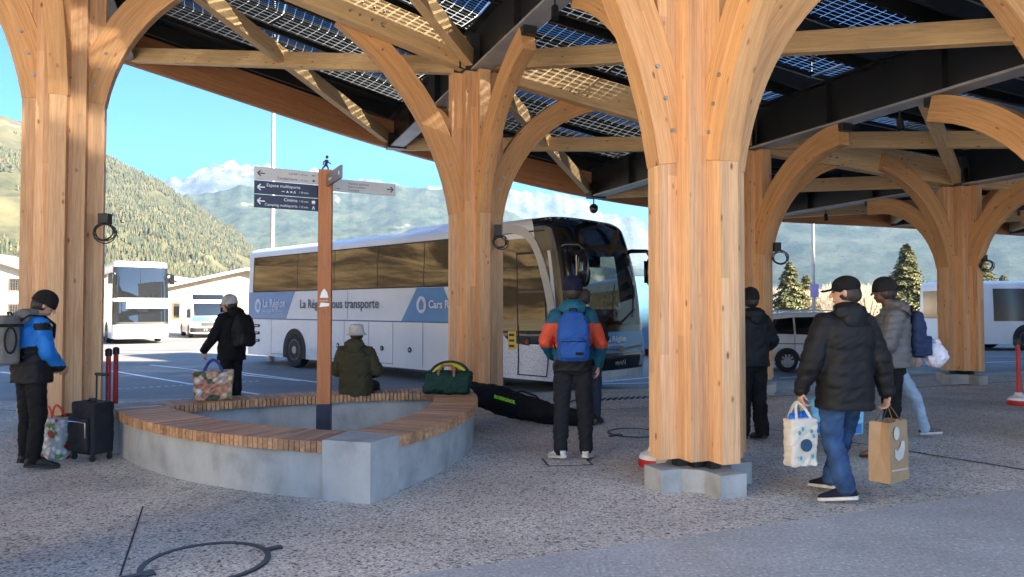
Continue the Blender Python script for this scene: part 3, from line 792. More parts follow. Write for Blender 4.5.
for k, (a, c) in enumerate(SIDES):
    cen, Rr, a0, a1 = arc_pts(a, c, .43)
    cut0 = .36 / Rr; cut1 = .40 / Rr; sg = 1 if a1 > a0 else -1
    n = 30
    # concrete plinth under the seat (slightly recessed)
    b = MB(); rings = []
    for q in range(n + 1):
        an = a0 + (a1 - a0) * q / n; e_ = Vector((math.cos(an), math.sin(an)))
        o = cen + e_ * (Rr - .03) - bl; i_ = cen + e_ * (Rr - WD + .10) - bl
        rings.append([(o.x, o.y, -.03), (o.x, o.y, SH - .10), (i_.x, i_.y, SH - .10), (i_.x, i_.y, -.03)])
    b.loft(rings); b.build('concrete_plinth', CONC, bench, bevel=.006)
    # slats
    b = MB(); L = abs(a1 - a0) * Rr; s0 = a0 + sg * cut0; s1 = a1 - sg * cut1; ns = int(abs(s1 - s0) * Rr / .052)
    for q in range(ns):
        an = s0 + (s1 - s0) * (q + .5) / ns; e_ = Vector((math.cos(an), math.sin(an), 0)); t_ = Vector((-e_.y, e_.x, 0))
        o = Vector((cen.x - bl.x, cen.y - bl.y, 0)) + e_ * (Rr + .012 + random.uniform(-.002, .002)); i_ = Vector((cen.x - bl.x, cen.y - bl.y, 0)) + e_ * (Rr - WD)
        w = .043; zt = SH - .045 + random.uniform(-.0015, .0015)
        o0 = len(b.v)
        vs = []; gs = []
        for (p_, r_) in ((o, 1.03), (i_, .90)):
            for (sx, sz) in ((-1, -1), (1, -1), (1, 1), (-1, 1)):
                vs.append(p_ + t_ * (sx * w / 2 * r_) + Vector((0, 0, zt + sz * .045))); gs.append(((p_ - o).length + q * 3.17, q * .05 + .02 + sx * .008, sz * .04))
        b.add(vs, [(0, 1, 2, 3), (4, 7, 6, 5), (0, 4, 5, 1), (1, 5, 6, 2), (2, 6, 7, 3), (3, 7, 4, 0)], gs)
    st = b.build('seat', W_SLAT, bench)
    b = MB(); pts_o = []
    for rr in (Rr - .12, Rr - WD + .14):
        b.sweep([(cen.x - bl.x + rr * math.cos(s0 + (s1 - s0) * q / 20), cen.y - bl.y + rr * math.sin(s0 + (s1 - s0) * q / 20), SH - .095) for q in range(21)], .05, .012)
    b.build('seat_rail', STEEL, st)
# corner blocks
for k, V in enumerate((V1, V2, V3)):
    d = (V - BC).normalized(); t = Vector((-d.y, d.x))
    prev = SIDES[[1, 0, 2][k]]
    # corner wedge: follows the two arcs for .36 m and closes square
    ca = arc_pts(*[(V2, V1), (V3, V2), (V1, V3)][k], .43); cb = arc_pts(*[(V1, V3), (V2, V1), (V3, V2)][k], .43)
    def pt(c_, dist, inn, end):
        cen, Rr, a0, a1 = c_; sg = 1 if a1 > a0 else -1
        an = (a1 - sg * dist / Rr) if end else (a0 + sg * dist / Rr)
        return Vector((cen.x + (Rr - inn) * math.cos(an), cen.y + (Rr - inn) * math.sin(an))) - bl
    ext = .04
    poly = [pt(ca, .40, -.015, True), pt(ca, .0, -.02, True), pt(cb, .0, -.02, False), pt(cb, .36, -.015, False), pt(cb, .36, WD - .02, False), pt(ca, .40, WD - .02, True)]
    P0 = [(p.x, p.y) for p in poly]
    # drop the near-duplicate tip
    P0 = [P0[0], ((P0[1][0] + P0[2][0]) / 2 + d.x * .03, (P0[1][1] + P0[2][1]) / 2 + d.y * .03), P0[3], P0[4], P0[5]]
    b = MB(); b.prism(P0, -.03, SH + .012, False); b.build('corner_block', CONC, bench, bevel=.01)
# gravel bed inside
b = MB(); pp = []
for (a, c) in SIDES:
    cen, Rr, a0, a1 = arc_pts(a, c, .43)
    for q in range(10):
        an = a0 + (a1 - a0) * q / 10; pp.append((cen.x + (Rr - WD + .12) * math.cos(an) - bl.x, cen.y + (Rr - WD + .12) * math.sin(an) - bl.y))
b.prism(pp, 0, .02, False); b.build('inner_floor', CONCD, bench)

# ================================================================ SIGNPOST
SIGN_D = pm('sign_dark_blue', (0.018, 0.020, 0.045), .45, var=.05); SIGN_L = pm('sign_beige', (0.50, 0.47, 0.42), .5, var=.05)
SIGN_G = pm('sign_grey', (0.16, 0.165, 0.18), .4, .3, .05); LET_W = pm('white_lettering', (0.75, 0.75, 0.74), .6, var=.02); LET_D = pm('dark_lettering', (0.05, 0.05, 0.06), .6, var=.02)
sp_ = P(324, 430, 7.82); sx, sy = sp_.x, sp_.y
post = empty('signpost', (sx, sy, 0), 0, 'tall wooden signpost with direction boards and a walking figure on top', 'signpost')
b = MB(); b.prism([(-.07, -.07), (.07, -.07), (.07, .07), (-.07, .07)], .52, 3.05); b.build('post', W_POST, post, rz=R(8), bevel=.006)
b = MB(); b.prism([(-.075, -.075), (.075, -.075), (.075, .075), (-.075, .075)], .0, .52, False); b.build('post_sleeve', SIGN_D, post, rz=R(8), bevel=.003)
SD = Vector((.80, .46, 0)).normalized(); up = Vector((0, 0, 1)); nrmS = Vector((SD.y, -SD.x, 0))
def arrow(mb, o, x, s=1, L=.075, th=.012):
    """a plain arrow pointing along -x*s"""
    a = o; c = o + x * (L * s)
    mb.beam(a, c, .0022, th, up=(0, 0, 1))
    for sz in (-1, 1): mb.beam(a, a + x * (L * .42 * s) + up * (sz * L * .42), .0022, th)
def board(z, x0, x1, mat, lines, ink, arrow_end, label=None, h=.135, dirv=SD, icons=(), back=False):
    c0 = dirv * x0; c1 = dirv * x1; m_ = (c0 + c1) / 2; L = abs(x1 - x0)
    b = MB(); b.box((m_.x, m_.y, z), (L, .022, h), Matrix.Rotation(math.atan2(dirv.y, dirv.x), 3, 'Z'))
    bo = b.build('direction_board', mat, post, bevel=.002)
    n_ = Vector((dirv.y, -dirv.x, 0)); f = n_ * .0125
    b = MB(); xl = min(x0, x1); xr = max(x0, x1)
    if arrow_end == 'L': arrow(b, dirv * (xl + .03) + f + up * z, dirv, 1)
    if arrow_end == 'R': arrow(b, dirv * (xr - .03) + f + up * z, dirv, -1)
    for (txt, xo, zo, sz, al) in lines:
        text_into(b, txt, sz, dirv * (xl + xo) + f + up * (z + zo), dirv, up, .001, al)
    for (kind, xo, zo, s) in icons:
        c = dirv * (xl + xo) + f + up * (z + zo)
        if kind == 'bed': b.beam(c - dirv * s, c + dirv * s, .002, s * .5); b.beam(c - dirv * s - up * s * .4, c - dirv * s + up * s * .6, .002, s * .3); b.beam(c + dirv * s - up * s * .5, c + dirv * s + up * s * .2, .002, s * .3)
        if kind == 'sq': b.beam(c - dirv * s, c + dirv * s, .002, s * 1.5); b.beam(c - dirv * s - up * s * 1.1, c + dirv * s - up * s * 1.1, .002, s * .3)
        if kind == 'dot': b.tube([c - n_ * .001, c + n_ * .001], s * .7, 10); b.beam(c - dirv * s, c + dirv * s, .002, s * .3)
        if kind == 'tent':
            for q in (-1, 1): b.beam(c + up * s, c + dirv * (q * s * .7) - up * s, .002, s * .35)
        if kind == 'tri': b.add([c - dirv * s - up * s * .6, c + dirv * s - up * s * .6, c + up * s * .9], [(0, 1, 2)])
    b.build('lettering', ink, bo)
board(2.955, -.075, -.745, SIGN_L, [('Lycée', .44, .012, .04, 'RIGHT'), ('/ 10 min', .455, .012, .028, 'LEFT'), ('Gendarmerie', .44, -.047, .04, 'RIGHT'), ('/ 10 min', .455, -.047, .028, 'LEFT')], LET_D, 'L', icons=(('bed', .61, .022, .018), ('dot', .61, -.034, .018)))
board(2.81, -.075, -.745, SIGN_D, [('Espace multisports', .12, .012, .046, 'LEFT'), ('/ 10 min', .455, -.035, .03, 'LEFT')], LET_W, 'L', icons=(('bed', .29, -.028, .014), ('tri', .335, -.028, .014), ('dot', .375, -.028, .014), ('tent', .41, -.028, .014)))
board(2.665, -.075, -.745, SIGN_D, [('Cinéma', .44, .015, .046, 'RIGHT'), ('/ 10 min', .455, .015, .03, 'LEFT'), ('Camping multisports', .44, -.045, .04, 'RIGHT'), ('/ 15 min', .455, -.045, .03, 'LEFT')], LET_W, 'L', icons=(('sq', .61, .028, .017), ('tent', .61, -.036, .018)))
board(2.90, .075, .80, SIGN_L, [('Navette gratuite', .17, .018, .036, 'LEFT'), ('Gare routière', .17, -.018, .036, 'LEFT'), ('Consigne', .17, -.054, .034, 'LEFT')], LET_D, 'R', icons=(('bed', .06, -.04, .016),))
GD = Vector((.46, -.86, 0)).normalized()
board(2.93, .075, .66, SIGN_G, [('Centre', .08, -.02, .05, 'LEFT')], LET_W, None, dirv=GD, icons=(('sq', .52, .0, .02),))
b = MB()   # figure: flat cut-out plate of a walker
def lim(mb, pts, r): mb.tube([Vector((p[0], 0, p[1])) for p in pts], r, 8)
lim(b, [(0, .06), (.01, .115)], [.017, .02]); b.ell((.012, 0, .148), (.017, .014, .019)); lim(b, [(0, .065), (-.03, .03), (-.045, 0)], [.012, .009, .007]); lim(b, [(0, .065), (.022, .035), (.03, 0)], [.012, .009, .007])
lim(b, [(.01, .115), (.03, .09), (.055, .07)], [.009, .007, .006]); lim(b, [(.01, .115), (-.025, .095), (-.03, .06)], [.009, .007, .006])
o = b.build('walking_figure', SIGN_D, post, smooth=True); o.location = (0, 0, 3.05)
b = MB(); q = Vector((.012, -.0735, 0))
b.add([(-.045, -.073, 1.66), (.045, -.073, 1.66), (.03, -.073, 1.72), (.0, -.073, 1.76), (-.03, -.073, 1.72)], [(0, 1, 2, 3, 4)])
text_into(b, 'bourg saint', .02, (-.048, -.073, 1.625), (1, 0, 0), (0, 0, 1)); b.add([(-.05, -.073, 1.56), (.05, -.073, 1.57), (.055, -.073, 1.60), (-.035, -.073, 1.61)], [(0, 1, 2, 3)])
b.build('emblem', LET_W, post, rz=R(8))
# lamp masts
def mast(px, d, ytop, label, plate=False):
    p = P(px, ytop, d); e = empty('lamp_mast', (p.x, p.y, PZ), 0, label, 'lamp post')
    H = p.z - PZ; b = MB(); b.tube([(0, 0, 0), (0, 0, H)], [.09, .05], 12); b.build('pole', GALV, e, smooth=True, angle=50)
    b = MB(); b.box((0, -.3, H), (.28, .7, .09)); b.build('lamp_head', STEELG, e, bevel=.02)
    b = MB(); b.tube([(0, 0, 0), (0, 0, .5)], .12, 12); b.build('pole_base', GALV, e)
    if plate: b = MB(); b.box((0, -.09, 2.55), (.36, .02, .55)); b.build('notice_plate', pm('pink_plate', (.5, .35, .6), .5), e)
mast(275, 24.5, -40, 'slim grey lamp post rising behind the signpost boards')
mast(811, 31, 60, 'slim grey lamp post with a small plate at right in front of the dark mountain', True)
# ================================================================ VEHICLES
V_WHITE = pm('white_paint', (0.84, 0.84, 0.82), .25, 0, .04, 1.5, coat=.6)
V_SILV = pm('pale_grey_paint', (0.50, 0.50, 0.48), .3, .2, .04, 1.5, coat=.4)
V_BLUE = pm('sky_blue_paint', (0.045, 0.27, 0.55), .28, 0, .05, 1.5, coat=.6)
V_BLACK = pm('gloss_black', (0.010, 0.011, 0.012), .12, 0, .1, 2, coat=.8)
V_BEIGE = pm('beige_trim', (0.56, 0.52, 0.46), .4, .1, .05, 2)
V_TRIM = pm('black_rubber_trim', (0.02, 0.02, 0.02), .6, 0, .1, 5)
TYRE = pm('tyre_rubber', (0.022, 0.022, 0.023), .8, 0, .25, 12, bump=.003, bscale=60)
RIM = pm('wheel_metal', (0.38, 0.38, 0.39), .4, .6, .2, 12)
CHROME = pm('chrome', (0.7, 0.7, 0.7), .12, 1.0, .03)
LAMP_W = pm('lamp_glass', (0.55, 0.57, 0.6), .08, .3, .05); LAMP_R = pm('red_lens', (0.45, 0.02, 0.02), .15, 0, .05); AMBER = pm('amber_lens', (.6, .25, .03), .2, 0, .05)
YEL = pm('yellow_label', (.75, .5, .06), .5); GREYL = pm('grey_lettering', (.17, .16, .155), .6, var=.02); WHL = pm('white_vinyl', (.8, .81, .82), .5, var=.02)
SEATF = pm('seat_fabric', (.05, .05, .06), .9); DASH = pm('dashboard_plastic', (.02, .02, .022), .6)
def speckle():
    m, n, l = newmat('speckled_vinyl'); tc = N(n, 'TexCoord'); out = N(n, 'OutputMaterial'); b_ = N(n, 'BsdfPrincipled'); l.new(b_.outputs[0], out.inputs[0])
    v = N(n, 'TexVoronoi', i_Scale=26.0); l.new(tc.outputs['Object'], v.inputs['Vector'])
    r = ramp(n, [(0.2, (.20, .38, .58)), (0.34, (.72, .74, .76))]); l.new(v.outputs['Distance'], r.inputs[0]); l.new(r.outputs[0], b_.inputs['Base Color']); b_.inputs['Roughness'].default_value = .35
    return m
SPECK = speckle()

class Shell:
    """coach body surface: contour parameter q in metres from the rear of the near (y<0) side round the front to the far side, height z"""
    def __init__(s, L, W, H, z0=.28, rc=.42, rake=.42, rr=.22, rearr=.18, tumble=.05, low=None):
        s.L, s.W, s.H, s.z0, s.rc, s.rake, s.rr, s.rearr, s.tumble = L, W, H, z0, rc, rake, rr, rearr, tumble
        s.qs = [0, L - rc, L - rc + rc * math.pi / 2, L - rc + rc * math.pi / 2 + W - 2 * rc, L - rc + rc * math.pi + W - 2 * rc]
        s.qend = s.qs[4] + L - rc
    def pt(s, q, z, off=0.0):
        L, W, rc = s.L, s.W, s.rc; hw = W / 2
        if q <= s.qs[1]: x, y, nx, ny = q, -hw, 0, -1
        elif q <= s.qs[2]:
            a = (q - s.qs[1]) / rc; x, y, nx, ny = L - rc + rc * math.sin(a), -hw + rc - rc * math.cos(a), math.sin(a), -math.cos(a)
        elif q <= s.qs[3]: x, y, nx, ny = L, -hw + rc + (q - s.qs[2]), 1, 0
        elif q <= s.qs[4]:
            a = (q - s.qs[3]) / rc; x, y, nx, ny = L - rc + rc * math.cos(a), hw - rc + rc * math.sin(a), math.cos(a), math.sin(a)
        else: x, y, nx, ny = L - rc - (q - s.qs[4]), hw, 0, 1
        x += .10 * (1 - (y / hw) ** 2) * max(0, min(1, (x - (L - 1)) ))       # bowed front
        x += nx * off; y += ny * off
        t = max(0.0, (z - 1.0) / (s.H - 1.0)) if z > 1 else 0.0
        f = max(0, min(1, (x - (L - 2.4)) / 2.4)) ** 1.3
        x -= s.rake * (t ** 2.2) * f
        x += .10 * f * max(0, 1 - abs(z - .75) / .8)
        if z < .75: x -= .10 * f * (.75 - z)
        g = max(0, (z - 1.2) / (s.H - 1.2)); y *= 1 - s.tumble * g * g
        # roof edge rounding
        d = s.H - z
        if d < s.rr:
            k = s.rr - math.sqrt(max(0, s.rr ** 2 - (s.rr - d) ** 2)); y *= 1 - k / hw
            x = x - k * 1.2 * max(0, min(1, (x - L / 2) / (L / 2)))
            x += k * .8 * max(0, 1 - x / 1.0) if x < 1 else 0
        return Vector((x, y, z))
    def patch(s, q0, q1, zlo, zhi, off, nq=None, nz=8):
        """strip of surface; zlo/zhi numbers or functions of q"""
        if nq is None: nq = max(2, int(abs(q1 - q0) / .12))
        rows = []
        for i in range(nq + 1):
            q = q0 + (q1 - q0) * i / nq
            a = zlo(q) if callable(zlo) else zlo; c = zhi(q) if callable(zhi) else zhi
            rows.append([s.pt(q, a + (c - a) * j / nz, off) for j in range(nz + 1)])
        vs = [p for r in rows for p in r]; fs = []
        for i in range(nq):
            for j in range(nz):
                k = i * (nz + 1) + j; fs.append((k, k + nz + 1, k + nz + 2, k + 1))
        return vs, fs
    def body(s, hole=None):
        """the full skin with optional hole(q, z) -> True to leave open"""
        qn = sorted(set([round(s.qend * k / 150, 4) for k in range(151)] + [round(v, 4) for v in s.qs]))
        zs = [s.z0 + (s.H - s.rr - s.z0) * k / 26 for k in range(27)] + [s.H - s.rr + s.rr * math.sin(a * math.pi / 16) for a in range(1, 9)]
        vs = [s.pt(q, z) for q in qn for z in zs]; fs = []; nz = len(zs)
        for i in range(len(qn) - 1):
            for j in range(nz - 1):
                if hole and hole((qn[i] + qn[i + 1]) / 2, (zs[j] + zs[j + 1]) / 2): continue
                k = i * nz + j; fs.append((k, k + nz, k + nz + 1, k + 1))
        # rear wall, roof, floor as strips between the two sides
        n = len(qn)
        for j in range(nz - 1):
            a, c = j, (n - 1) * nz + j
            fs.append((a, a + 1, c + 1, c))
        top = [i * nz + nz - 1 for i in range(n)]; fs.append(tuple(top)); bot = [i * nz for i in range(n)]; fs.append(tuple(reversed(bot)))
        return vs, fs

def wheel(parent, x, y, r=.52, w=.28, car=False):
    sy = -1 if y < 0 else 1
    b = MB(); n = 36
    prof = [(r * .60, -w / 2), (r * .93, -w / 2), (r, -w / 2 + .04), (r, w / 2 - .04), (r * .93, w / 2), (r * .60, w / 2)]
    rings = [[(x + p * math.cos(2 * math.pi * k / n), y + d, r + p * math.sin(2 * math.pi * k / n)) for k in range(n)] for p, d in prof]
    b.loft(rings, caps=False); ty = b.build('wheel', TYRE, parent, smooth=True, angle=35)
    b = MB(); e = w / 2 * sy
    prof = [(r * .61, e * .98), (r * .58, e * 1.0), (r * .54, e * .45), (r * .34, e * .35), (r * .24, e * .75), (r * .22, e * 1.02), (.01, e * 1.04)]
    if car: prof = [(r * .66, e * .98), (r * .62, e * 1.0), (r * .58, e * .75), (.01, e * .7)]
    rings = [[(x + p * math.cos(2 * math.pi * k / n), y + d, r + p * math.sin(2 * math.pi * k / n)) for k in range(n)] for p, d in prof]
    b.loft(rings, caps=False)
    if car:
        b.cur = 0
        for k in range(10):
            a = 2 * math.pi * k / 10; b.beam((x + .04 * math.cos(a), y + e * .97, r + .04 * math.sin(a)), (x + r * .6 * math.cos(a), y + e * .93, r + r * .6 * math.sin(a)), .045, .03, up=(0, 1, 0))
        b.tube([(x, y + e * .8, r), (x, y + e * 1.02, r)], .05, 12)
    else:
        for k in range(10):
            a = 2 * math.pi * k / 10; b.tube([(x + r * .3 * math.cos(a), y + e * .3, r + r * .3 * math.sin(a)), (x + r * .3 * math.cos(a), y + e * .62, r + r * .3 * math.sin(a))], .018, 6)
    b.build('rim', RIM if not car else RIM, ty)
def arch_disc(sh, x, r=.60, top=None, off=.006):
    """dark wheel opening drawn as its own recessed liner patch on the near side"""
    vs = []; n = 28; c = None
    pts = [(x + r * math.cos(math.pi * k / n), sh.z0 if k in (0, n) else .52 + r * math.sin(math.pi * k / n)) for k in range(n + 1)]
    return pts
def side_poly(mb, sh, pts, off, side=-1):
    """polygon given in (x, z) laid on the near/far side skin"""
    vs = []
    for (x, z) in pts:
        p = sh.pt(x, z, off)
        vs.append(p if side < 0 else Vector((p.x, -p.y, p.z)))
    mb.add(vs, [tuple(range(len(vs)))])
def side_strip(mb, sh, xs, lo, hi, off, side=-1, nz=6):
    rows = []
    for x in xs:
        a = lo(x) if callable(lo) else lo; c = hi(x) if callable(hi) else hi
        rows.append([sh.pt(x, a + (c - a) * j / nz, off) for j in range(nz + 1)])
    vs = [p if side < 0 else Vector((p.x, -p.y, p.z)) for r in rows for p in r]; fs = []
    for i in range(len(xs) - 1):
        for j in range(nz):
            k = i * (nz + 1) + j; fs.append((k, k + nz + 1, k + nz + 2, k + 1))
    mb.add(vs, fs)
def frange(a, c, n): return [a + (c - a) * k / n for k in range(n + 1)]

# ---------------- the main coach
CF = Vector((1.30, 14.45, 0)); CR = Vector((-8.75, 23.9, 0)); cdv = (CF - CR); CL = cdv.length; cang = math.atan2(cdv.y, cdv.x)
W = 2.55; dirx = cdv.normalized(); diry = Vector((-dirx.y, dirx.x, 0))
org = CR + diry * (W / 2) ; org.z = PZ
coach = empty('touring_coach', org, cang, 'long white and blue touring coach parked behind the bench, dark mirrored windows along its side', 'coach')
L = CL; Hc = 3.75
sh = Shell(L, W, Hc, rc=.42, rake=.55, rr=.24)
q_c0, q_c1 = sh.qs[1], sh.qs[4]
qm = (q_c0 + q_c1) / 2
def in_ws(q, z): return q_c0 + .42 < q < q_c1 - .42 and 1.42 < z < 3.02
def hole(q, z):
    if in_ws(q, z): return True
    if q > q_c1 + .3 and q < q_c1 + 5.5 and 1.75 < z < 3.05: return True     # far side windows
    return False
b = MB(); vs, fs = sh.body(hole); b.add(vs, fs); b.build('body', V_WHITE, coach, smooth=True, angle=50)
XD0, XD1 = L - 1.62, L - .78      # passenger door
WB, WT = 2.33, 3.42
def wlow(x):      # lower edge of side glazing, sweeping down towards the door
    t = max(0, min(1, (x - (L - 3.2)) / 1.5)); return WB - 1.30 * (t * t * (3 - 2 * t))
b = MB(); side_strip(b, sh, frange(.35, L - 3.2, 60), WB, WT, .006); b.build('side_windows', GL_SIDE, coach, smooth=True)
b = MB(); side_strip(b, sh, frange(L - 3.2, L - .62, 30), wlow, 3.30, .006, nz=10); b.build('front_side_glass', GL_SIDE, coach, smooth=True)
b = MB()
for x in (3.05, 5.05, 7.1, 9.0): side_strip(b, sh, [x, x + .022], WB, WT, .009)
side_strip(b, sh, frange(.30, L - .6, 50), 3.42, 3.455, .010, nz=1); side_strip(b, sh, frange(.30, L - 3.2, 40), WB - .02, WB + .012, .010, nz=1)
side_strip(b, sh, [.30, .35], WB, WT, .010)
b.build('window_seals', V_TRIM, coach)
for (x0, x1, nm) in ((.0, 2.7, 0), (8.35, 10.2, 1)):
    b = MB()
    if nm == 0: side_strip(b, sh, frange(.02, 2.45, 10), 1.47, WB - .02, .004); side_poly(b, sh, [(2.45, 1.47), (2.45, WB - .02), (2.95, WB - .02)], .004)
    else: side_poly(b, sh, [(8.15, 1.47), (10.25, 1.47), (9.75, WB - .03), (8.75, WB - .03)], .004)
    b.build('blue_livery_panel', V_BLUE, coach)
b = MB(); side_strip(b, sh, frange(.02, L - 2.6, 40), 1.44, 1.47, .006, nz=1); b.build('waist_rail', pm('waist_blue', (.03, .14, .32), .4), coach)
b = MB(); b.cur = 0; side_strip(b, sh, frange(L - 3.35, L - .55, 24), sh.z0 + .02, lambda x: min(1.42, wlow(x) - .03) if x > L - 3.2 else 1.42, .004); b.build('speckled_panel', SPECK, coach)
b = MB()   # hatch joints
for x in (1.55, 4.55, 5.6, 6.75, 7.8, 9.0): side_strip(b, sh, [x, x + .012], .34, 1.44, .007, nz=2)
for (x0, x1) in ((1.55, 3.6), (4.55, 7.8)): side_strip(b, sh, [x0, x1], .36, .372, .007, nz=1)
side_strip(b, sh, [4.75, 4.762], 1.5, 2.3, .007, nz=1); side_strip(b, sh, [5.75, 5.762], 1.5, 2.3, .007, nz=1)
b.build('hatch_joints', V_TRIM, coach)
for x in (5.3, 6.3, 7.35, 8.5):
    b = MB(); c = sh.pt(x, .75, .006); b.tube([c, c + Vector((0, -.014, 0))], .07, 14); hh = b.build('hatch_lock', V_TRIM, coach)
    b = MB(); c = sh.pt(x, .75, .02); b.tube([c, c + Vector((0, -.008, 0))], .035, 10); b.build('lock_barrel', CHROME, hh)
for k in range(3):   # rear air louvres
    z = 1.22 - k * .24; b = MB(); side_strip(b, sh, [.12, .35, .62, .80], lambda x: z - .07 + .05 * x, lambda x: z + .07 - .02 * x, .012, nz=2)
    lo = b.build('louvre', V_TRIM, coach); b = MB()
    side_strip(b, sh, [.14, .36, .70], z - .005, z + .03, .022, nz=1); b.build('louvre_blade', V_SILV, lo)
for x in (2.95,):
    b = MB(); side_poly(b, sh, arch_disc(sh, x, .66), .007); b.build('wheel_arch', V_TRIM, coach); wheel(coach, x, -W / 2 + .13, .53)
x = L - 2.85; b = MB(); side_poly(b, sh, arch_disc(sh, x, .66), .008); b.build('wheel_arch', V_TRIM, coach); wheel(coach, x, -W / 2 + .13, .53); wheel(coach, x, W / 2 - .13, .53); wheel(coach, 2.95, W / 2 - .13, .53)
# passenger door
b = MB(); side_strip(b, sh, [XD0 + .035, (XD0 + XD1) / 2, XD1 - .035], 1.42, 2.95, .012); dw = b.build('door_window', GL_SIDE, coach)
b = MB()
for xx in (XD0, XD1 - .035): side_strip(b, sh, [xx, xx + .035], .36, 3.0, .013, nz=8)
side_strip(b, sh, frange(XD0, XD1, 6), 2.95, 3.0, .013, nz=1); side_strip(b, sh, frange(XD0, XD1, 6), .36, .385, .013, nz=1)
b.build('door_seal', V_TRIM, coach)
b = MB(); side_strip(b, sh, [XD0 + .04, XD1 - .04], 2.12, 2.17, .016, nz=1); b.build('door_bar', pm('bronze_bar', (.12, .07, .04), .5), coach)
b = MB(); side_poly(b, sh, [(XD0 + .10, 1.02), (XD0 + .34, 1.0), (XD0 + .34, 1.16), (XD0 + .10, 1.2)], .016); b.build('door_button', V_TRIM, coach)
b = MB(); c = sh.pt(XD0 + .27, 1.08, .018); b.tube([c, c + Vector((0, -.01, 0))], .045, 10); b.build('button_lens', LAMP_R, coach)
b = MB(); side_strip(b, sh, [XD0 - .28, XD0 - .04], .90, 1.30, .010, nz=1); st = b.build('warning_label', YEL, coach)
b = MB()
for k in range(3): side_strip(b, sh, [XD0 - .25, XD0 - .10], .95 + k * .12, 1.0 + k * .12, .013, nz=1)
b.build('label_print', V_TRIM, st)
b = MB(); side_strip(b, sh, [XD0 - .75, XD0 - .55], .72, .84, .012, nz=1); b.build('marker_lamp', AMBER, coach)
# beige A-pillar sweep
b = MB(); pl = [(L - 2.75, 3.47), (L - 2.1, 3.56), (L - 1.5, 3.52), (L - 1.12, 3.34), (L - .90, 3.02), (L - .76, 2.5), (L - .64, 1.9), (L - .56, 1.3)]
pts_ = []
for k in range(len(pl) - 1):
    for q in range(5): t = q / 5; pts_.append((pl[k][0] + (pl[k + 1][0] - pl[k][0]) * t, pl[k][1] + (pl[k + 1][1] - pl[k][1]) * t))
pts_.append(pl[-1])
sp2 = []
for k in range(len(pts_)):
    w_ = pts_[max(0, k - 3):k + 4]; sp2.append((sum(p[0] for p in w_) / len(w_), sum(p[1] for p in w_) / len(w_)))
vs = []; 
for k, (x, z) in enumerate(sp2):
    a = sp2[max(0, k - 1)]; c = sp2[min(len(sp2) - 1, k + 1)]; t = Vector((c[0] - a[0], c[1] - a[1])).normalized(); n_ = Vector((t.y, -t.x)) * .10
    for off in (.0, .024):
        for s in (-1, 1): vs.append(sh.pt(x + n_.x * s, z + n_.y * s, off + .004))
fs = []
for k in range(len(sp2) - 1):
    a = 4 * k; c = a + 4
    fs += [(a + 2, a + 3, c + 3, c + 2), (a, a + 2, c + 2, c), (a + 3, a + 1, c + 1, c + 3)]
b.add(vs, fs); b.build('pillar_trim', V_BEIGE, coach, smooth=True, angle=40)
# front: black roof mask, windscreen, lower face
b = MB(); vs, fs = sh.patch(q_c0 - .55, q_c1 + .55, 3.0, Hc - .03, .006, nz=12); b.add(vs, fs); b.build('roof_mask', V_BLACK, coach, smooth=True)
b = MB(); vs, fs = sh.patch(q_c0 - .10, q_c0 + .44, 1.30, 3.0, .008, nz=10); b.add(vs, fs); vs, fs = sh.patch(q_c1 - .44, q_c1 + .05, 1.30, 3.0, .008, nz=10); b.add(vs, fs)
vs, fs = sh.patch(q_c0 + .44, q_c1 - .44, 1.30, 1.46, .008, nz=3); b.add(vs, fs); b.build('windscreen_surround', V_BLACK, coach, smooth=True)
b = MB(); vs, fs = sh.patch(q_c0 + .40, q_c1 - .40, 1.44, 3.02, .012, nz=14); b.add(vs, fs); b.build('windscreen', GL_CLEAR, coach, smooth=True)
b = MB(); vs, fs = sh.patch(q_c0 - .05, q_c1 + .05, .86, 1.30, .009, nz=4); b.add(vs, fs); b.build('front_blue_panel', V_BLUE, coach, smooth=True)
b = MB(); vs, fs = sh.patch(q_c0 + .12, q_c1 - .12, .50, .86, .009, nz=4); b.add(vs, fs); b.build('front_grille', V_BLACK, coach, smooth=True)
b = MB(); vs, fs = sh.patch(q_c0 + .0, q_c1 - .0, sh.z0 + .01, .52, .008, nz=3); b.add(vs, fs); b.build('front_bumper', SPECK, coach, smooth=True)
b = MB(); vs, fs = sh.patch(qm - .30, qm + .30, .36, .48, .018, nz=1); b.add(vs, fs); pl_ = b.build('number_plate', WHL, coach)
for s in (-1, 1):
    b = MB(); q = qm + s * (.93); vs, fs = sh.patch(q - .20, q + .20, .56, .82, .016, nz=3); b.add(vs, fs); b.build('headlight', LAMP_W, coach, smooth=True)
b = MB(); pts_ = [sh.pt(q, .93 + .05 * abs(q - qm) / .8, .03) for q in frange(qm - .8, qm + .8, 20)]; b.tube(pts_, .022, 6); b.ell(sh.pt(qm, .93, .035), (.03, .10, .06)); b.build('wing_emblem', pm('bronze_trim', (.42, .30, .18), .35, .6), coach, smooth=True)
def front_frame(q, z, off=.02):
    o = sh.pt(q, z, off); a = sh.pt(q + .1, z, off); return o, (a - o).normalized()
o, xd = front_frame(qm - .22, .60, .024); b = MB(); text_into(b, 'MAN', .17, o, xd, (0, 0, 1), .004, bold=.002); b.build('front_lettering', CHROME, coach)
o, xd = front_frame(qm - .50, 1.10, .02); b = MB(); text_into(b, 'La Région', .17, o, xd, (0, 0, 1), .002, bold=.002); text_into(b, 'Auvergne-Rhône-Alpes', .062, o - Vector((0, 0, .085)), xd, (0, 0, 1), .002); b.tube([o - xd * .13 + Vector((0, 0, .05)), o - xd * .13 + Vector((0, 0, .05)) + Vector((.006, 0, 0))], .085, 20); b.build('front_livery_lettering', WHL, coach)
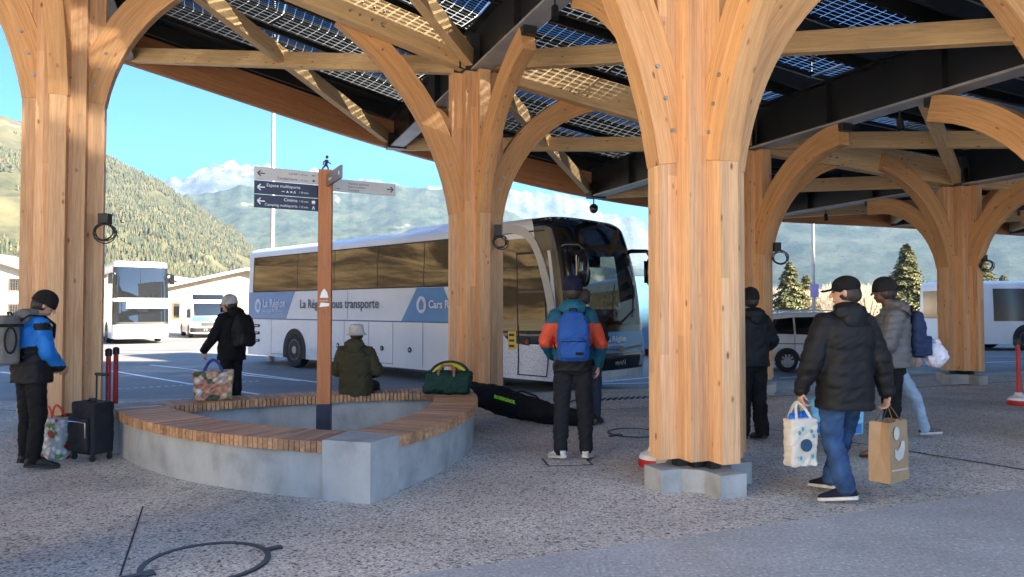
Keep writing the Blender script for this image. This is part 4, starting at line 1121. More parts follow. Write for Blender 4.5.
# side lettering
def side_text(txt, size, x, z, mat, bold=.0, nm='side_lettering', more=()):
    b = MB(); text_into(b, txt, size, (x, -W / 2 - .012, z), (1, 0, 0), (0, 0, 1), .003, bold=bold)
    for (t2, s2, x2, z2) in more: text_into(b, t2, s2, (x2, -W / 2 - .012, z2), (1, 0, 0), (0, 0, 1), .003)
    return b.build(nm, mat, coach)
side_text('La Région', .36, 1.0, 1.83, WHL, .006, more=(('Auvergne-Rhône-Alpes', .14, 1.0, 1.66),))
b = MB(); n = 28
for (cx_, cz_, rx_, rz_) in ((.68, 1.87, .20, .23), (8.95, 1.88, .19, .21)):
    b = MB(); b.add([(cx_ + rx_ * math.cos(2 * math.pi * k / n), -W / 2 - .012, cz_ + rz_ * math.sin(2 * math.pi * k / n)) for k in range(n)], [tuple(range(n))]); b.build('round_emblem', WHL, coach)
b = MB()
for (cx_, cz_) in ((.68, 1.87), (8.95, 1.88)): b.add([(cx_ - .08, -W / 2 - .016, cz_ - .12), (cx_ + .08, -W / 2 - .016, cz_ - .12), (cx_ + .1, -W / 2 - .016, cz_ + .02), (cx_, -W / 2 - .016, cz_ + .16), (cx_ - .1, -W / 2 - .016, cz_ + .02)], [(0, 1, 2, 3, 4)])
b.build('emblem_motif', V_BLUE, coach)
side_text('La Région vous transporte', .37, 3.25, 1.80, GREYL, .004, more=())
side_text('Cars Région', .27, 9.22, 1.80, WHL, .006)
# mirrors
def mirror(y0, s, name='mirror_arm'):
    b = MB(); a = sh.pt(q_c0 + .1, 3.10, .0); a = Vector((a.x, y0, 3.06))
    pts_ = [a, a + Vector((.25, s * .02, .04)), a + Vector((.62, s * .06, .02)), a + Vector((.70, s * .08, -.10))]
    b.tube(pts_, [.05, .05, .045, .04], 10); m_ = b.build(name, V_BLACK, coach, smooth=True)
    b = MB(); c = a + Vector((.70, s * .08, -.45)); b.ell(c, (.10, .15, .34), nu=14, nv=10); b.build('mirror_housing', V_BLACK, m_, smooth=True)
    b = MB(); b.box(c - Vector((.085, 0, 0)), (.02, .22, .5)); b.build('mirror_glass', CHROME, m_)
mirror(-W / 2 + .12, -1); mirror(W / 2 - .12, 1)
# wipers
b = MB()
for (qa, qb) in ((qm - .75, qm - .1), (qm + .05, qm + .7)):
    b.tube([sh.pt(qa, 1.46, .03), sh.pt(qb, 1.78, .035)], .012, 6); b.tube([sh.pt(qb - .12, 1.60, .03), sh.pt(qb + .10, 2.3, .03)], .01, 6)
b.build('wipers', V_TRIM, coach)
# roof air conditioning
b = MB(); b.loft([[(x + sx * (1.2 - k * .2), y * (1 - k * .12), Hc - .02 + k * .1) for (sx, y) in ((-1, -.85), (1, -.85), (1, .85), (-1, .85))] for k in range(3) for x in (8.6,)]); b.build('roof_unit', V_WHITE, coach, bevel=.04)
b = MB(); b.tube([(L - 1.7, .3, Hc - .02), (L - 1.7, .3, Hc + .12)], .02, 6); b.build('aerial', V_BLACK, coach)
# interior seen through the windscreen
b = MB(); b.box((L - 1.6, 0, 1.02), (2.6, 2.3, .05)); b.box((L / 2 - 1, 0, 1.35), (L - 3.4, 2.3, .05)); b.box((L - 4.4, .9, 2.2), (.05, .6, 1.9)); b.build('interior_floor', DASH, coach)
b = MB(); b.box((L - .78, .15, 1.34), (.5, 1.9, .32)); b.ell((L - .85, .6, 1.52), (.3, .42, .14)); b.build('dashboard', DASH, coach, bevel=.03)
b = MB(); rot = Matrix.Rotation(R(35), 3, 'Y')
b.tube([Vector((L - 1.2, .62, 1.72)) + rot @ Vector((.24 * math.cos(a), .24 * math.sin(a), 0)) for a in [2 * math.pi * k / 24 for k in range(24)]], .018, 6, closed=True); b.tube([Vector((L - 1.2, .62, 1.72)), Vector((L - .95, .62, 1.45))], .03, 8)
for k in range(3):
    a = k * 2.09; b.tube([Vector((L - 1.2, .62, 1.72)), Vector((L - 1.2, .62, 1.72)) + rot @ Vector((.24 * math.cos(a), .24 * math.sin(a), 0))], .014, 6)
b.build('steering_wheel', V_TRIM, coach)
def seat(x, y, z, nm='passenger_seat'):
    b = MB(); b.box((x, y, z + .42), (.5, .46, .12)); b.box((x - .24, y, z + .85), (.14, .46, .9), Matrix.Rotation(R(-10), 3, 'Y')); b.box((x, y, z + .2), (.2, .2, .4)); b.build(nm, SEATF, coach, bevel=.04)
seat(L - 1.95, .62, 1.05, 'driver_seat')
for k in range(3):
    for y in (-.95, -.45, .45, .95): seat(L - 3.6 - k * .85, y, 1.38)
b = MB(); b.box((L - 1.0, 0, 2.86), (.05, 1.7, .26)); b.build('destination_display', V_BLACK, coach)
b = MB(); b.ell((L - 1.05, .35, 2.55), (.05, .22, .28)); b.build('sun_visor', DASH, coach, smooth=True)

# ---------------- generic bus for the distance
def bus(name, cat, label, front, heading, L, W, H, spec, group=None):
    """front: ground point under the middle of the nose; heading: direction the nose points"""
    hd = Vector((math.cos(heading), math.sin(heading), 0)); o = Vector(front) - hd * L; o.z = PZ
    e = empty(name, o, heading, label, cat, group)
    s2 = Shell(L, W, H, z0=spec.get('z0', .28), rc=spec.get('rc', .30), rake=spec.get('rake', .25), rr=spec.get('rr', .15))
    b = MB(); vs, fs = s2.body(); b.add(vs, fs); b.build('body', spec.get('paint', V_WHITE), e, smooth=True, angle=50)
    c0, c1 = s2.qs[1], s2.qs[4]
    for side in (-1, 1):
        for (x0, x1, z0, z1) in spec['side']:
            b = MB(); side_strip(b, s2, frange(x0, x1, 20), z0, z1, .008, side); b.build('side_windows', spec.get('glass', GL_DARK), e, smooth=True)
            b = MB(); n_ = max(1, int((x1 - x0) / 1.45))
            for k in range(1, n_): side_strip(b, s2, [x0 + (x1 - x0) * k / n_, x0 + (x1 - x0) * k / n_ + .04], z0, z1, .012, side, 2)
            if n_ > 1: b.build('window_bars', V_TRIM, e)
    for (f0, f1, z0, z1, mat, nm) in spec['front']:
        q0 = c0 + (c1 - c0) * f0; q1 = c0 + (c1 - c0) * f1
        b = MB(); vs, fs = s2.patch(q0, q1, z0, z1, .010 + .004 * (nm != 'windscreen'), nz=6); b.add(vs, fs); b.build(nm, mat, e, smooth=True)
    for x in spec['wheels']:
        for side in (-1, 1):
            b = MB()
            r_ = spec.get('wr', .5)
            vs = []; n = 24
            for k in range(n + 1):
                xx = x + r_ * 1.22 * math.cos(math.pi * k / n); zz = s2.z0 if k in (0, n) else max(s2.z0, r_ + r_ * 1.22 * math.sin(math.pi * k / n)); p = s2.pt(xx, zz, .008); vs.append(p if side < 0 else Vector((p.x, -p.y, p.z)))
            b.add(vs, [tuple(range(n + 1))]); b.build('wheel_arch', V_TRIM, e); wheel(e, x, side * (W / 2 - .12), r_, .26)
    for s in (-1, 1):
        b = MB(); p = s2.pt(c0 + .02, H * .80 if not spec.get('mz') else spec['mz']); y = s * (W / 2 + .12)
        b.tube([(p.x - .1, s * (W / 2 - .15), p.z + .2), (p.x + .35, y, p.z + .18)], .035, 8); b.box((p.x + .37, y, p.z - .08), (.12, .2, .5)); b.build('wing_mirror', V_BLACK, e, bevel=.03)
    return e, s2

# double deck white coach at left, nose towards the camera
p = G(141, 344, PZ); e, s2 = bus('double_decker_coach', 'coach', 'tall white double decker coach with a big two storey windscreen at far left', (p.x, p.y, 0), R(-55), 12.0, 2.55, 4.15,
    dict(rake=.30, rc=.28, side=[(.5, 11.2, 2.35, 3.6), (.6, 10.9, 1.1, 1.95)], wheels=(2.6, 9.4),
         front=[(.02, .98, 2.30, 3.86, GL_DARK, 'upper_windscreen'), (.03, .97, 1.05, 2.12, GL_DARK, 'windscreen'), (.26, .97, 1.78, 2.10, pm('destination_panel', (.50, .6, .6), .4), 'destination_panel'), (.03, .97, .98, 1.10, V_TRIM, 'wiper_panel'), (.30, .70, .60, .70, V_SILV, 'front_badge'), (.36, .64, .36, .48, WHL, 'number_plate'), (.07, .24, .50, .68, LAMP_W, 'headlight'), (.76, .93, .50, .68, LAMP_W, 'headlight')]))
# minibus
p = G(209, 338, PZ); e, s2 = bus('minibus', 'minibus', 'small white minibus with a blue bonnet parked beside the wooden station shed', (p.x, p.y, 0), R(-60), 6.6, 2.05, 2.85,
    dict(rake=.95, rc=.30, wr=.36, side=[(.5, 5.6, 1.45, 2.3)], wheels=(1.4, 5.4),
         front=[(.14, .86, 1.32, 2.08, GL_DARK, 'windscreen'), (.12, .88, 2.30, 2.62, GL_DARK, 'destination_display'), (.12, .88, 1.0, 1.30, V_BLUE, 'bonnet'), (.30, .70, .72, .96, V_TRIM, 'grille'), (.08, .28, .78, 1.0, LAMP_W, 'headlight'), (.72, .92, .78, 1.0, LAMP_W, 'headlight'), (.04, .96, .36, .62, V_TRIM, 'bumper'), (.38, .62, .46, .56, WHL, 'number_plate')], mz=1.55))
# right city bus seen from its side
pr = G(926, 351, PZ); e, s2 = bus('city_bus', 'bus', 'white bus with dark side windows parked behind the farthest timber column at right', (pr.x + 13.3, pr.y + 1.6, 0), R(1), 12.0, 2.5, 2.95,
    dict(rake=.3, rc=.25, side=[(.15, 1.05, .95, 2.6), (1.65, 11.2, 1.25, 2.62)], wheels=(3.05, 9.2), wr=.5, glass=V_BLACK,
         front=[(.1, .9, 1.1, 2.6, GL_DARK, 'windscreen')]))
b = MB(); b.box((-.012, 0, 1.95), (.06, 1.9, 1.2)); b.build('rear_window', V_BLACK, e, bevel=.01)
b = MB(); b.box((-.012, -.95, .9), (.03, .25, .35)); b.build('tail_light', LAMP_R, e)
# coach glimpsed beyond the main coach's nose
p = G(664, 352, PZ); e, s2 = bus('blue_bus', 'bus', 'blue bus glimpsed through the windscreen of the large coach', (4.3, 38, 0), R(97), 11.0, 2.5, 3.0,
    dict(rake=.3, rc=.25, side=[(.4, 10.2, 1.3, 2.5)], wheels=(2.6, 8.4), front=[(.1, .9, 1.1, 2.5, GL_DARK, 'windscreen')], paint=pm('pale_blue_paint', (.10, .24, .36), .3, coat=.4)))

# ---------------- white car (rear half visible)
p = G(783, 371.5, PZ); car = empty('parked_car', (p.x - .75, p.y + .7, PZ), R(2), 'white compact people carrier parked behind the man in the black padded jacket', 'car')
prof = [(0.02, .45), (0.0, .85), (.05, 1.05), (.16, 1.42), (.32, 1.62), (.8, 1.68), (1.9, 1.68), (2.5, 1.60), (3.0, 1.36), (3.35, 1.08), (3.9, .98), (4.25, .85), (4.33, .6), (4.3, .35), (3.9, .24), (.25, .26)]
def carsec(y, k):
    out = []
    for (x, z) in prof:
        g = max(0, (z - .9) / .8); yy = y * (1 - .16 * g ** 1.4); xx = 2.15 + (x - 2.15) * (1 - .03 * k); zz = z - .03 * k if z > 1.2 else z
        out.append((xx, yy, zz))
    return out
CW = .9
b = MB(); b.loft([carsec(-CW + .06, 1.6), carsec(-CW, 0), carsec(-CW * .5, -.3), carsec(0, -.5), carsec(CW * .5, -.3), carsec(CW, 0), carsec(CW - .06, 1.6)]); b.build('body', pm('bluish_white_paint', (.80, .84, .88), .3, coat=.5, var=.02), car, smooth=True, angle=38, bevel=.03)
for s in (-1, 1):
    for (nm, pl_) in (('side_window', [(.34, 1.08), (.42, 1.48), (.98, 1.53), (.98, 1.06)]), ('side_window', [(1.04, 1.06), (1.04, 1.54), (1.95, 1.55), (1.95, 1.02)]), ('side_window', [(2.02, 1.02), (2.02, 1.55), (2.42, 1.50), (3.0, 1.22), (3.1, 1.04)])):
        b = MB(); b.add([(x, s * (CW * (1 - .16 * max(0, (z - .9) / .8) ** 1.4) + .012), z) for x, z in pl_], [tuple(range(len(pl_)))]); b.build(nm, GL_DARK, car)
    b = MB(); b.beam((.6, s * .62, 1.73), (2.3, s * .62, 1.73), .03, .03)
    for x in (.62, 2.28): b.box((x, s * .62, 1.70), (.05, .03, .07))
    b.build('roof_rail', GALV, car)
    b = MB(); b.box((.03, s * (CW - .10), 1.05), (.06, .12, .42)); b.build('tail_light', LAMP_R, car, bevel=.01)
    b = MB(); b.beam((1.00, s * (CW + .006), .40), (1.00, s * (CW + .006), 1.03), .008, .012, up=(1, 0, 0)); b.beam((1.98, s * (CW + .006), .35), (1.98, s * (CW + .006), 1.0), .008, .012, up=(1, 0, 0)); b.beam((.4, s * (CW + .01), .80), (3.9, s * (CW + .01), .76), .012, .02); b.build('door_seam', V_TRIM, car)
    for x in (1.10, 2.1): b = MB(); b.box((x + .18, s * (CW + .012), .93), (.16, .03, .03)); b.build('door_handle', V_WHITE, car, bevel=.006)
    for x in (.78, 3.42):
        b = MB(); n = 24; b.add([(x + .37 * math.cos(math.pi * k / n), s * (CW + .007), .31 + .37 * math.sin(math.pi * k / n)) for k in range(n + 1)] , [tuple(range(n + 1))]); b.build('wheel_arch', V_TRIM, car)
        wheel(car, x, s * (CW - .08), .315, .2, True)
b = MB(); b.add([(.06, -.62, 1.12), (.17, -.58, 1.45), (.17, .58, 1.45), (.06, .62, 1.12)], [(0, 1, 2, 3)]); o = b.build('rear_window', GL_DARK, car); o.location = (-.012, 0, 0)
# ================================================================ BOLLARDS / RED POSTS
RED = pm('red_plastic', (0.50, 0.025, 0.02), .4, 0, .15, 8); WHP = pm('white_plastic', (.75, .75, .74), .45, 0, .08, 8); BL = pm('black_cap', (.02, .02, .02), .5)
def red_post(px, py, label, h=.95, z0=0.0):
    p = G(px, py); e = empty('barrier_post', (p.x, p.y, 0), 0, label, 'barrier post', 'red barrier posts with weighted bases')
    b = MB(); n = 24
    def ring(r, z): return [(r * math.cos(2 * math.pi * k / n), r * math.sin(2 * math.pi * k / n), z) for k in range(n)]
    b.loft([ring(.155, 0), ring(.165, .02), ring(.16, .08)]); b.build('base', RED, e, smooth=True, angle=40)
    b = MB(); b.loft([ring(.158, .08), ring(.14, .12), ring(.07, .15), ring(.05, .20)]); b.build('base_cover', WHP, e, smooth=True, angle=40)
    if h > .3:
        b = MB(); b.tube([(0, 0, .18), (0, 0, h)], [.034, .030], 14); b.build('pole', RED, e, smooth=True, angle=50)
        b = MB(); b.tube([(0, 0, h - .02), (0, 0, h + .05)], [.042, .042], 12); b.ell((0, 0, h + .05), (.042, .042, .03)); b.build('cap', BL, e, smooth=True, angle=50)
    return e
red_post(107.5, 428, 'thin red post with black cap, nearer of two beside the leftmost column')
red_post(115, 424, 'thin red post with black cap, right hand one of two beside the leftmost column')
red_post(1019, 405, 'red post with black cap and red and white base at the right edge', .98)
red_post(655, 466, 'low red and white weighted base without a post left of the nearest column footing', .2)

# ================================================================ TREES, BUSHES, FAR BUILDINGS
def needles(name, mats): pass
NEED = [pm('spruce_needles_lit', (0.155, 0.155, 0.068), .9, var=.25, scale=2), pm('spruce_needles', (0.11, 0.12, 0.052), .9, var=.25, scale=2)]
BARK = pm('bark', (.10, .075, .055), .9, var=.3, scale=6)
def conifer(loc, H, Rb, label, seed, fill=1.0):
    rg = random.Random(seed); e = empty('conifer_tree', loc, 0, label, 'tree', 'conifers and bushes beyond the parking at right')
    b = MB(); b.tube([(0, 0, 0), (.1, 0, H * .5), (0, 0, H * .96)], [H * .018, H * .012, .03], 8); b.build('trunk', BARK, e)
    b = MB(); n = int(46 * H)
    for k in range(n):
        t = (k + rg.random()) / n; z = H * (.08 + .92 * t); r = Rb * (1 - t) ** .72 * rg.uniform(.6, 1.15) + .12
        a = rg.random() * 6.283; d = Vector((math.cos(a), math.sin(a), 0)); s = Vector((-d.y, d.x, 0))
        tip = d * r + Vector((0, 0, z - r * .32 + .1 * H * .02))
        for q in range(6):      # drooping sprays along each bough
            f = (q + .6) / 6; c = d * (r * f) + Vector((0, 0, z - r * .30 * f * f)); w = (.42 * r * (1.15 - f) + .12) * rg.uniform(.7, 1.2)
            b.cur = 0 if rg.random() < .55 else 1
            for sg in (-1, 1):
                o = c + s * sg * w + Vector((0, 0, -w * rg.uniform(.25, .7))) + d * w * .5
                b.add([c, c + d * (w * .55), o, c + s * sg * w * .45 + Vector((0, 0, .05))], [(0, 1, 2, 3)])
                if rg.random() < .7: b.add([c, c + Vector((0, 0, -w * .55)) + s * sg * w * .3, c + d * w * .6 + Vector((0, 0, -w * .2))], [(0, 1, 2)])
    b.build('crown', NEED, e)
    return e
def farp(px, py, d): 
    p = P(px, py, d); return (p.x, p.y, PZ)
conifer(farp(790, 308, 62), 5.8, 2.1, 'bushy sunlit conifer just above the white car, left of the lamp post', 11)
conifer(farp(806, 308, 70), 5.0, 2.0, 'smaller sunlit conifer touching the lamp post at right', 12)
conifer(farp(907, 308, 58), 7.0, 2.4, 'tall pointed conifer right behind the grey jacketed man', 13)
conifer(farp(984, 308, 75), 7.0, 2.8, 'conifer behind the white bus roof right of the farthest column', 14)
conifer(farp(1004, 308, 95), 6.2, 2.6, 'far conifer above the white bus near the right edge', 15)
TWIG = [pm('bare_twigs', (.30, .22, .13), .9, var=.2, scale=1), pm('bare_twigs_pale', (.42, .33, .21), .9, var=.2, scale=1)]
def bare_bush(loc, H, Rb, label, seed):
    rg = random.Random(seed); e = empty('bare_bush', loc, 0, label, 'bush', 'leafless bushes beyond the parking')
    b = MB()
    for k in range(5): a = rg.random() * 6.28; b.tube([(0, 0, 0), (Rb * .25 * math.cos(a), Rb * .25 * math.sin(a), H * .4), (Rb * .5 * math.cos(a), Rb * .5 * math.sin(a), H * .75)], [.08, .05, .02], 5)
    b.build('stems', BARK, e); b = MB()
    for k in range(1500):
        a = rg.random() * 6.28; u = rg.random() ** .5; th = rg.random(); z = H * (.12 + .88 * th); r = Rb * u * math.sin(math.pi * min(1, .25 + .7 * (1 - th))) 
        c = Vector((r * math.cos(a), r * math.sin(a), z)); d = Vector((math.cos(a) * .6 + rg.uniform(-.4, .4), math.sin(a) * .6 + rg.uniform(-.4, .4), 1.1)).normalized(); s = d.orthogonal().normalized(); L = rg.uniform(.25, .6)
        b.cur = rg.randint(0, 1); b.add([c - s * .022, c + s * .022, c + d * L], [(0, 1, 2)])
        q = c + d * L * .4; d2 = (d + s * rg.choice((-.7, .7))).normalized(); b.add([q, q + d * .05, q + d2 * L * .6], [(0, 1, 2)])
    b.build('twigs', TWIG, e)
for k, (px, d, H, Rb) in enumerate([(826, 66, 3.3, 2.2), (846, 69, 3.9, 2.6), (868, 64, 3.6, 2.4), (888, 70, 3.9, 2.5), (924, 66, 3.4, 2.2), (760, 75, 3.8, 2.6), (648, 80, 4.5, 3.0), (668, 86, 5.0, 3.0)]):
    lab = ['low leafless bush beside the lamp post at right', 'leafless tawny bush between the lamp post and the capped man', 'leafless bush seen just left of the capped head', 'leafless bush seen between the two heads at right', 'leafless bush behind the blue rucksack wearer', 'leafless bush behind the nearest column', 'leafless bush beyond the nose of the coach', 'leafless bush hidden behind the nearest column beside the coach nose'][k]
    bare_bush(farp(px, 308, d), H, Rb, lab, 40 + k)
# far houses on the left
BW = pm('render_cream', (.55, .48, .38), .85, var=.1, scale=.5); BWD = pm('brown_boards', (.22, .12, .06), .8, var=.25, scale=1.5); RF = pm('metal_roof', (.62, .62, .60), .4, .3, .1, .3); RFD = pm('slate_roof', (.18, .17, .17), .7)
def house(name, label, px, d, w, dp, h, roofh, rz, wall=BW, roof_=RF, win=3, cat='house'):
    p = P(px, 308, d); e = empty(name, (p.x, p.y, PZ), rz, label, cat)
    b = MB(); b.prism([(-w / 2, -dp / 2), (w / 2, -dp / 2), (w / 2, dp / 2), (-w / 2, dp / 2)], 0, h, False); b.add([(-w / 2, -dp / 2, h), (w / 2, -dp / 2, h), (0, -dp / 2, h + roofh)], [(0, 1, 2)]); b.add([(-w / 2, dp / 2, h), (w / 2, dp / 2, h), (0, dp / 2, h + roofh)], [(0, 1, 2)]); b.build('wall', wall, e)
    b = MB(); ov = .7
    for s in (-1, 1):
        b.add([(s * (w / 2 + ov), -dp / 2 - ov, h - roofh * ov * 2 / w), (0, -dp / 2 - ov, h + roofh), (0, dp / 2 + ov, h + roofh), (s * (w / 2 + ov), dp / 2 + ov, h - roofh * ov * 2 / w), (s * (w / 2 + ov), -dp / 2 - ov, h - roofh * ov * 2 / w + .22), (0, -dp / 2 - ov, h + roofh + .22), (0, dp / 2 + ov, h + roofh + .22), (s * (w / 2 + ov), dp / 2 + ov, h - roofh * ov * 2 / w + .22)],
              [(0, 1, 2, 3), (4, 7, 6, 5), (0, 4, 5, 1), (3, 2, 6, 7), (0, 3, 7, 4)])
    b.build('roof', roof_, e)
    for k in range(win):
        for z in ([1.6] if h < 4.5 else [1.6, 4.2]):
            x = -w / 2 + w * (k + .5) / win; b = MB(); b.box((x, -dp / 2 - .03, z), (1.1, .08, 1.3)); f = b.build('window', BWD, e); b = MB(); b.box((x, -dp / 2 - .075, z), (.9, .02, 1.1)); b.build('pane', GL_DARK, f)
    return e
house('station_shed', 'low station building with a long pale sloping roof behind the minibus', 247, 62, 13, 9, 3.2, 1.6, R(20), pm('weathered_boards', (.36, .29, .21), .85, var=.2, scale=1), RF, 4, 'building')
house('chalet', 'cream chalet with a brown balcony at the left edge behind the parking', -12, 78, 13, 10, 5.4, 2.2, R(10), BW, RFD, 4)
house('timber_shed', 'small orange brown timber shed between the double decker coach and the minibus', 180, 72, 5, 6, 3.4, 1.3, R(10), pm('tan_boards', (.34, .25, .16), .8), RF, 2, 'building')
house('farmhouse', 'distant cream farmhouse low on the forested hillside', 185, 210, 12, 10, 5.5, 3, R(-10), BW, RFD, 3)
house('farmhouse', 'distant pale farmhouse at the foot of the hillside behind the leftmost column', 60, 190, 13, 10, 5.5, 3, R(25), BW, RF, 3)
# wire fence at left edge
e = empty('mesh_fence', (*farp(0, 308, 60)[:2], PZ), 0, 'light mesh fence on slim posts at the left edge of the parking', 'fence')
for k in range(6): b = MB(); b.tube([(k * 2.5 - 8, 0, 0), (k * 2.5 - 8, 0, 4.2)], .05, 6); b.build('fence_post', GALV, e)
b = MB()
for k in range(30): b.beam((-8, 0, .15 + k * .135), (4.5, 0, .15 + k * .135), .012, .012)
for k in range(60): b.beam((-8 + k * .21, 0, 0), (-8 + k * .21, 0, 4.1), .012, .012, up=(0, 1, 0))
b.build('wire_mesh', GALV, e)
# ================================================================ PEOPLE
def fabric(name, col, rough=.85, var=.15, bump=.0015, weave=260, sheen=.0):
    return pm(name, col, rough, 0, var, 7, bump, weave, .3, sheen=sheen)
SKIN = pm('skin_light', (.50, .29, .20), .5, 0, .06, 10, spec=.4); SKIN_D = pm('skin_dark', (.12, .062, .038), .5, 0, .06, 10, spec=.4)
HAIR = pm('dark_hair', (.03, .02, .015), .6, 0, .3, 40)
NAVY = fabric('navy_fabric', (.012, .016, .035)); BLK = fabric('black_fabric', (.006, .006, .0065)); BLK2 = fabric('black_nylon', (.008, .008, .009), .6)
CHAR = fabric('charcoal_trousers', (.014, .015, .019)); JEAN = fabric('blue_denim', (.030, .070, .16), .9, .5, .001, 300); JEANL = fabric('pale_denim', (.35, .45, .55), .9, .2); JEAND = fabric('dark_denim', (.02, .03, .06))
TEAL = fabric('teal_shell', (.008, .095, .15), .6); ORNG = fabric('orange_shell', (.65, .085, .035), .6); BLUEJ = fabric('bright_blue_shell', (.01, .17, .55), .55); GREYJ = fabric('grey_shell', (.20, .185, .165), .7)
OLIVE = fabric('olive_cloth', (.040, .036, .017)); PUFG = fabric('grey_nylon_quilted', (.13, .125, .12), .4, .12); WOOLW = fabric('pale_knit', (.45, .43, .40), .95, .3, .004, 90); WOOLK = fabric('black_knit', (.016, .014, .014), .95, .2, .003, 120)
WHSH = pm('white_leather', (.62, .60, .55), .5, 0, .1, 20); SOLEW = pm('white_rubber', (.62, .60, .56), .6, 0, .1, 20); SOLEK = pm('black_rubber', (.02, .02, .02), .7); BROWNL = pm('brown_leather', (.22, .10, .045), .5, 0, .15, 15)
EYE = pm('eye', (.03, .02, .02), .2)

def remesh(mb, name, mats, parent, vox, smooth_it=4, disp=None, colorfn=None):
    """fuse overlapping closed shapes into one continuous surface"""
    me = bpy.data.meshes.new(name); me.from_pydata(mb.v, [], mb.f)
    bm = bmesh.new(); bm.from_mesh(me)
    bmesh.ops.recalc_face_normals(bm, faces=bm.faces); bm.to_mesh(me); bm.free()
    t = bpy.data.objects.new('tmp', me); COL.objects.link(t)
    md = t.modifiers.new('r', 'REMESH'); md.mode = 'VOXEL'; md.voxel_size = vox; md.use_smooth_shade = True
    ms = t.modifiers.new('s', 'SMOOTH'); ms.iterations = smooth_it; ms.factor = .5
    dg = bpy.context.evaluated_depsgraph_get(); m2 = bpy.data.meshes.new_from_object(t.evaluated_get(dg)); m2.name = name
    bpy.data.objects.remove(t); bpy.data.meshes.remove(me)
    n = len(m2.vertices)
    if disp and n:
        co = np.empty(n * 3, dtype=np.float32); m2.vertices.foreach_get('co', co); co = co.reshape(-1, 3)
        nr_ = np.empty(n * 3, dtype=np.float32); m2.vertices.foreach_get('normal', nr_) if hasattr(m2.vertices[0], 'normal') else None
        nr_ = nr_.reshape(-1, 3)
        d = np.array([disp(Vector(c)) for c in co], dtype=np.float32)
        co = co + nr_ * d[:, None]; m2.vertices.foreach_set('co', co.ravel())
    m2.materials.clear()
    for m in (mats if isinstance(mats, (list, tuple)) else [mats]): m2.materials.append(m)
    if colorfn:
        m2.polygons.foreach_set('material_index', [colorfn(p.center) for p in m2.polygons])
    m2.polygons.foreach_set('use_smooth', [True] * len(m2.polygons)); m2.update()
    o = bpy.data.objects.new(name, m2); COL.objects.link(o)
    if parent is not None: o.parent = parent
    return o
def folds(seed, amp=.007, puff=0.0, pitch=.085):
    def f(c):
        a = mnoise.noise(Vector((c.x * 6 + seed, c.y * 6, c.z * 9 + c.x * 5))) * amp * 1.3 - abs(mnoise.noise(Vector((c.x * 9 + seed, c.y * 9, c.z * 19 - c.x * 11)))) * amp * 1.9 + amp * .5
        if puff:
            s = abs(math.sin(math.pi * (c.z + .012 * math.sin(c.x * 20 + seed)) / pitch)); a += puff * (s ** .5 - .8)
        return a
    return f
def limb(mb, pts, rad, n=14):
    pts = [Vector(p) for p in pts]
    for k in range(len(pts) - 1): 
        a, c = pts[k], pts[k + 1]; mb.tube([a, a.lerp(c, .33), a.lerp(c, .66), c], [rad[k], rad[k] * .67 + rad[k + 1] * .33, rad[k] * .33 + rad[k + 1] * .67, rad[k + 1]], n)
    for p, r in zip(pts, rad): mb.ell(p, r, nu=n, nv=8)
def rings(mb, rs, n=20):
    """rs: (center, rx, ry, rotz)"""
    R_ = []
    for (c, rx, ry, rz) in rs:
        c = Vector(c); ca, sa = math.cos(rz), math.sin(rz); row = []
        for k in range(n):
            a = 2 * math.pi * k / n; x, y = math.cos(a), math.sin(a)
            x = math.copysign(abs(x) ** .85, x) * rx; y = math.copysign(abs(y) ** .85, y) * ry
            row.append(c + Vector((x * ca - y * sa, x * sa + y * ca, 0)))
        R_.append(row)
    mb.loft(R_)
def hand(mb, w, d, nrm, curl=.5, s=1.0, side=1):
    """w wrist, d along the hand, nrm out of the back of the hand; side +1/-1 puts the thumb"""
    d = Vector(d).normalized(); nrm = Vector(nrm); nrm = (nrm - d * nrm.dot(d)).normalized(); t = d.cross(nrm).normalized() * side
    w = Vector(w)
    for k in range(4):
        b0 = w + d * .085 * s + t * ((1.5 - k) * .020 * s); ln = (.040, .045, .041, .032)[k] * s
        limb(mb, [w + d * .01, b0], [.015 * s, .0115 * s], 8)
        p = b0; dd = d; 
        for q in range(3):
            an = curl * (.55 + .5 * q); dd = (d * math.cos(an) - nrm * math.sin(an)).normalized(); p2 = p + dd * ln * (1, .7, .55)[q]
            limb(mb, [p, p2], [(.0098, .009, .0082)[q] * s, (.009, .0082, .0072)[q] * s], 8); p = p2
    p = w + d * .022 * s + t * .026 * s; d1 = (d * .65 + t * .6 - nrm * .25).normalized()
    p2 = p + d1 * .038 * s; d2 = (d * .85 + t * .1 - nrm * (.3 + curl * .3)).normalized(); p3 = p2 + d2 * .030 * s
    limb(mb, [w + d * .01, p, p2, p3], [.014 * s, .0135 * s, .0105 * s, .0085 * s], 8)
    return w + d * .085 * s - nrm * .03 * s

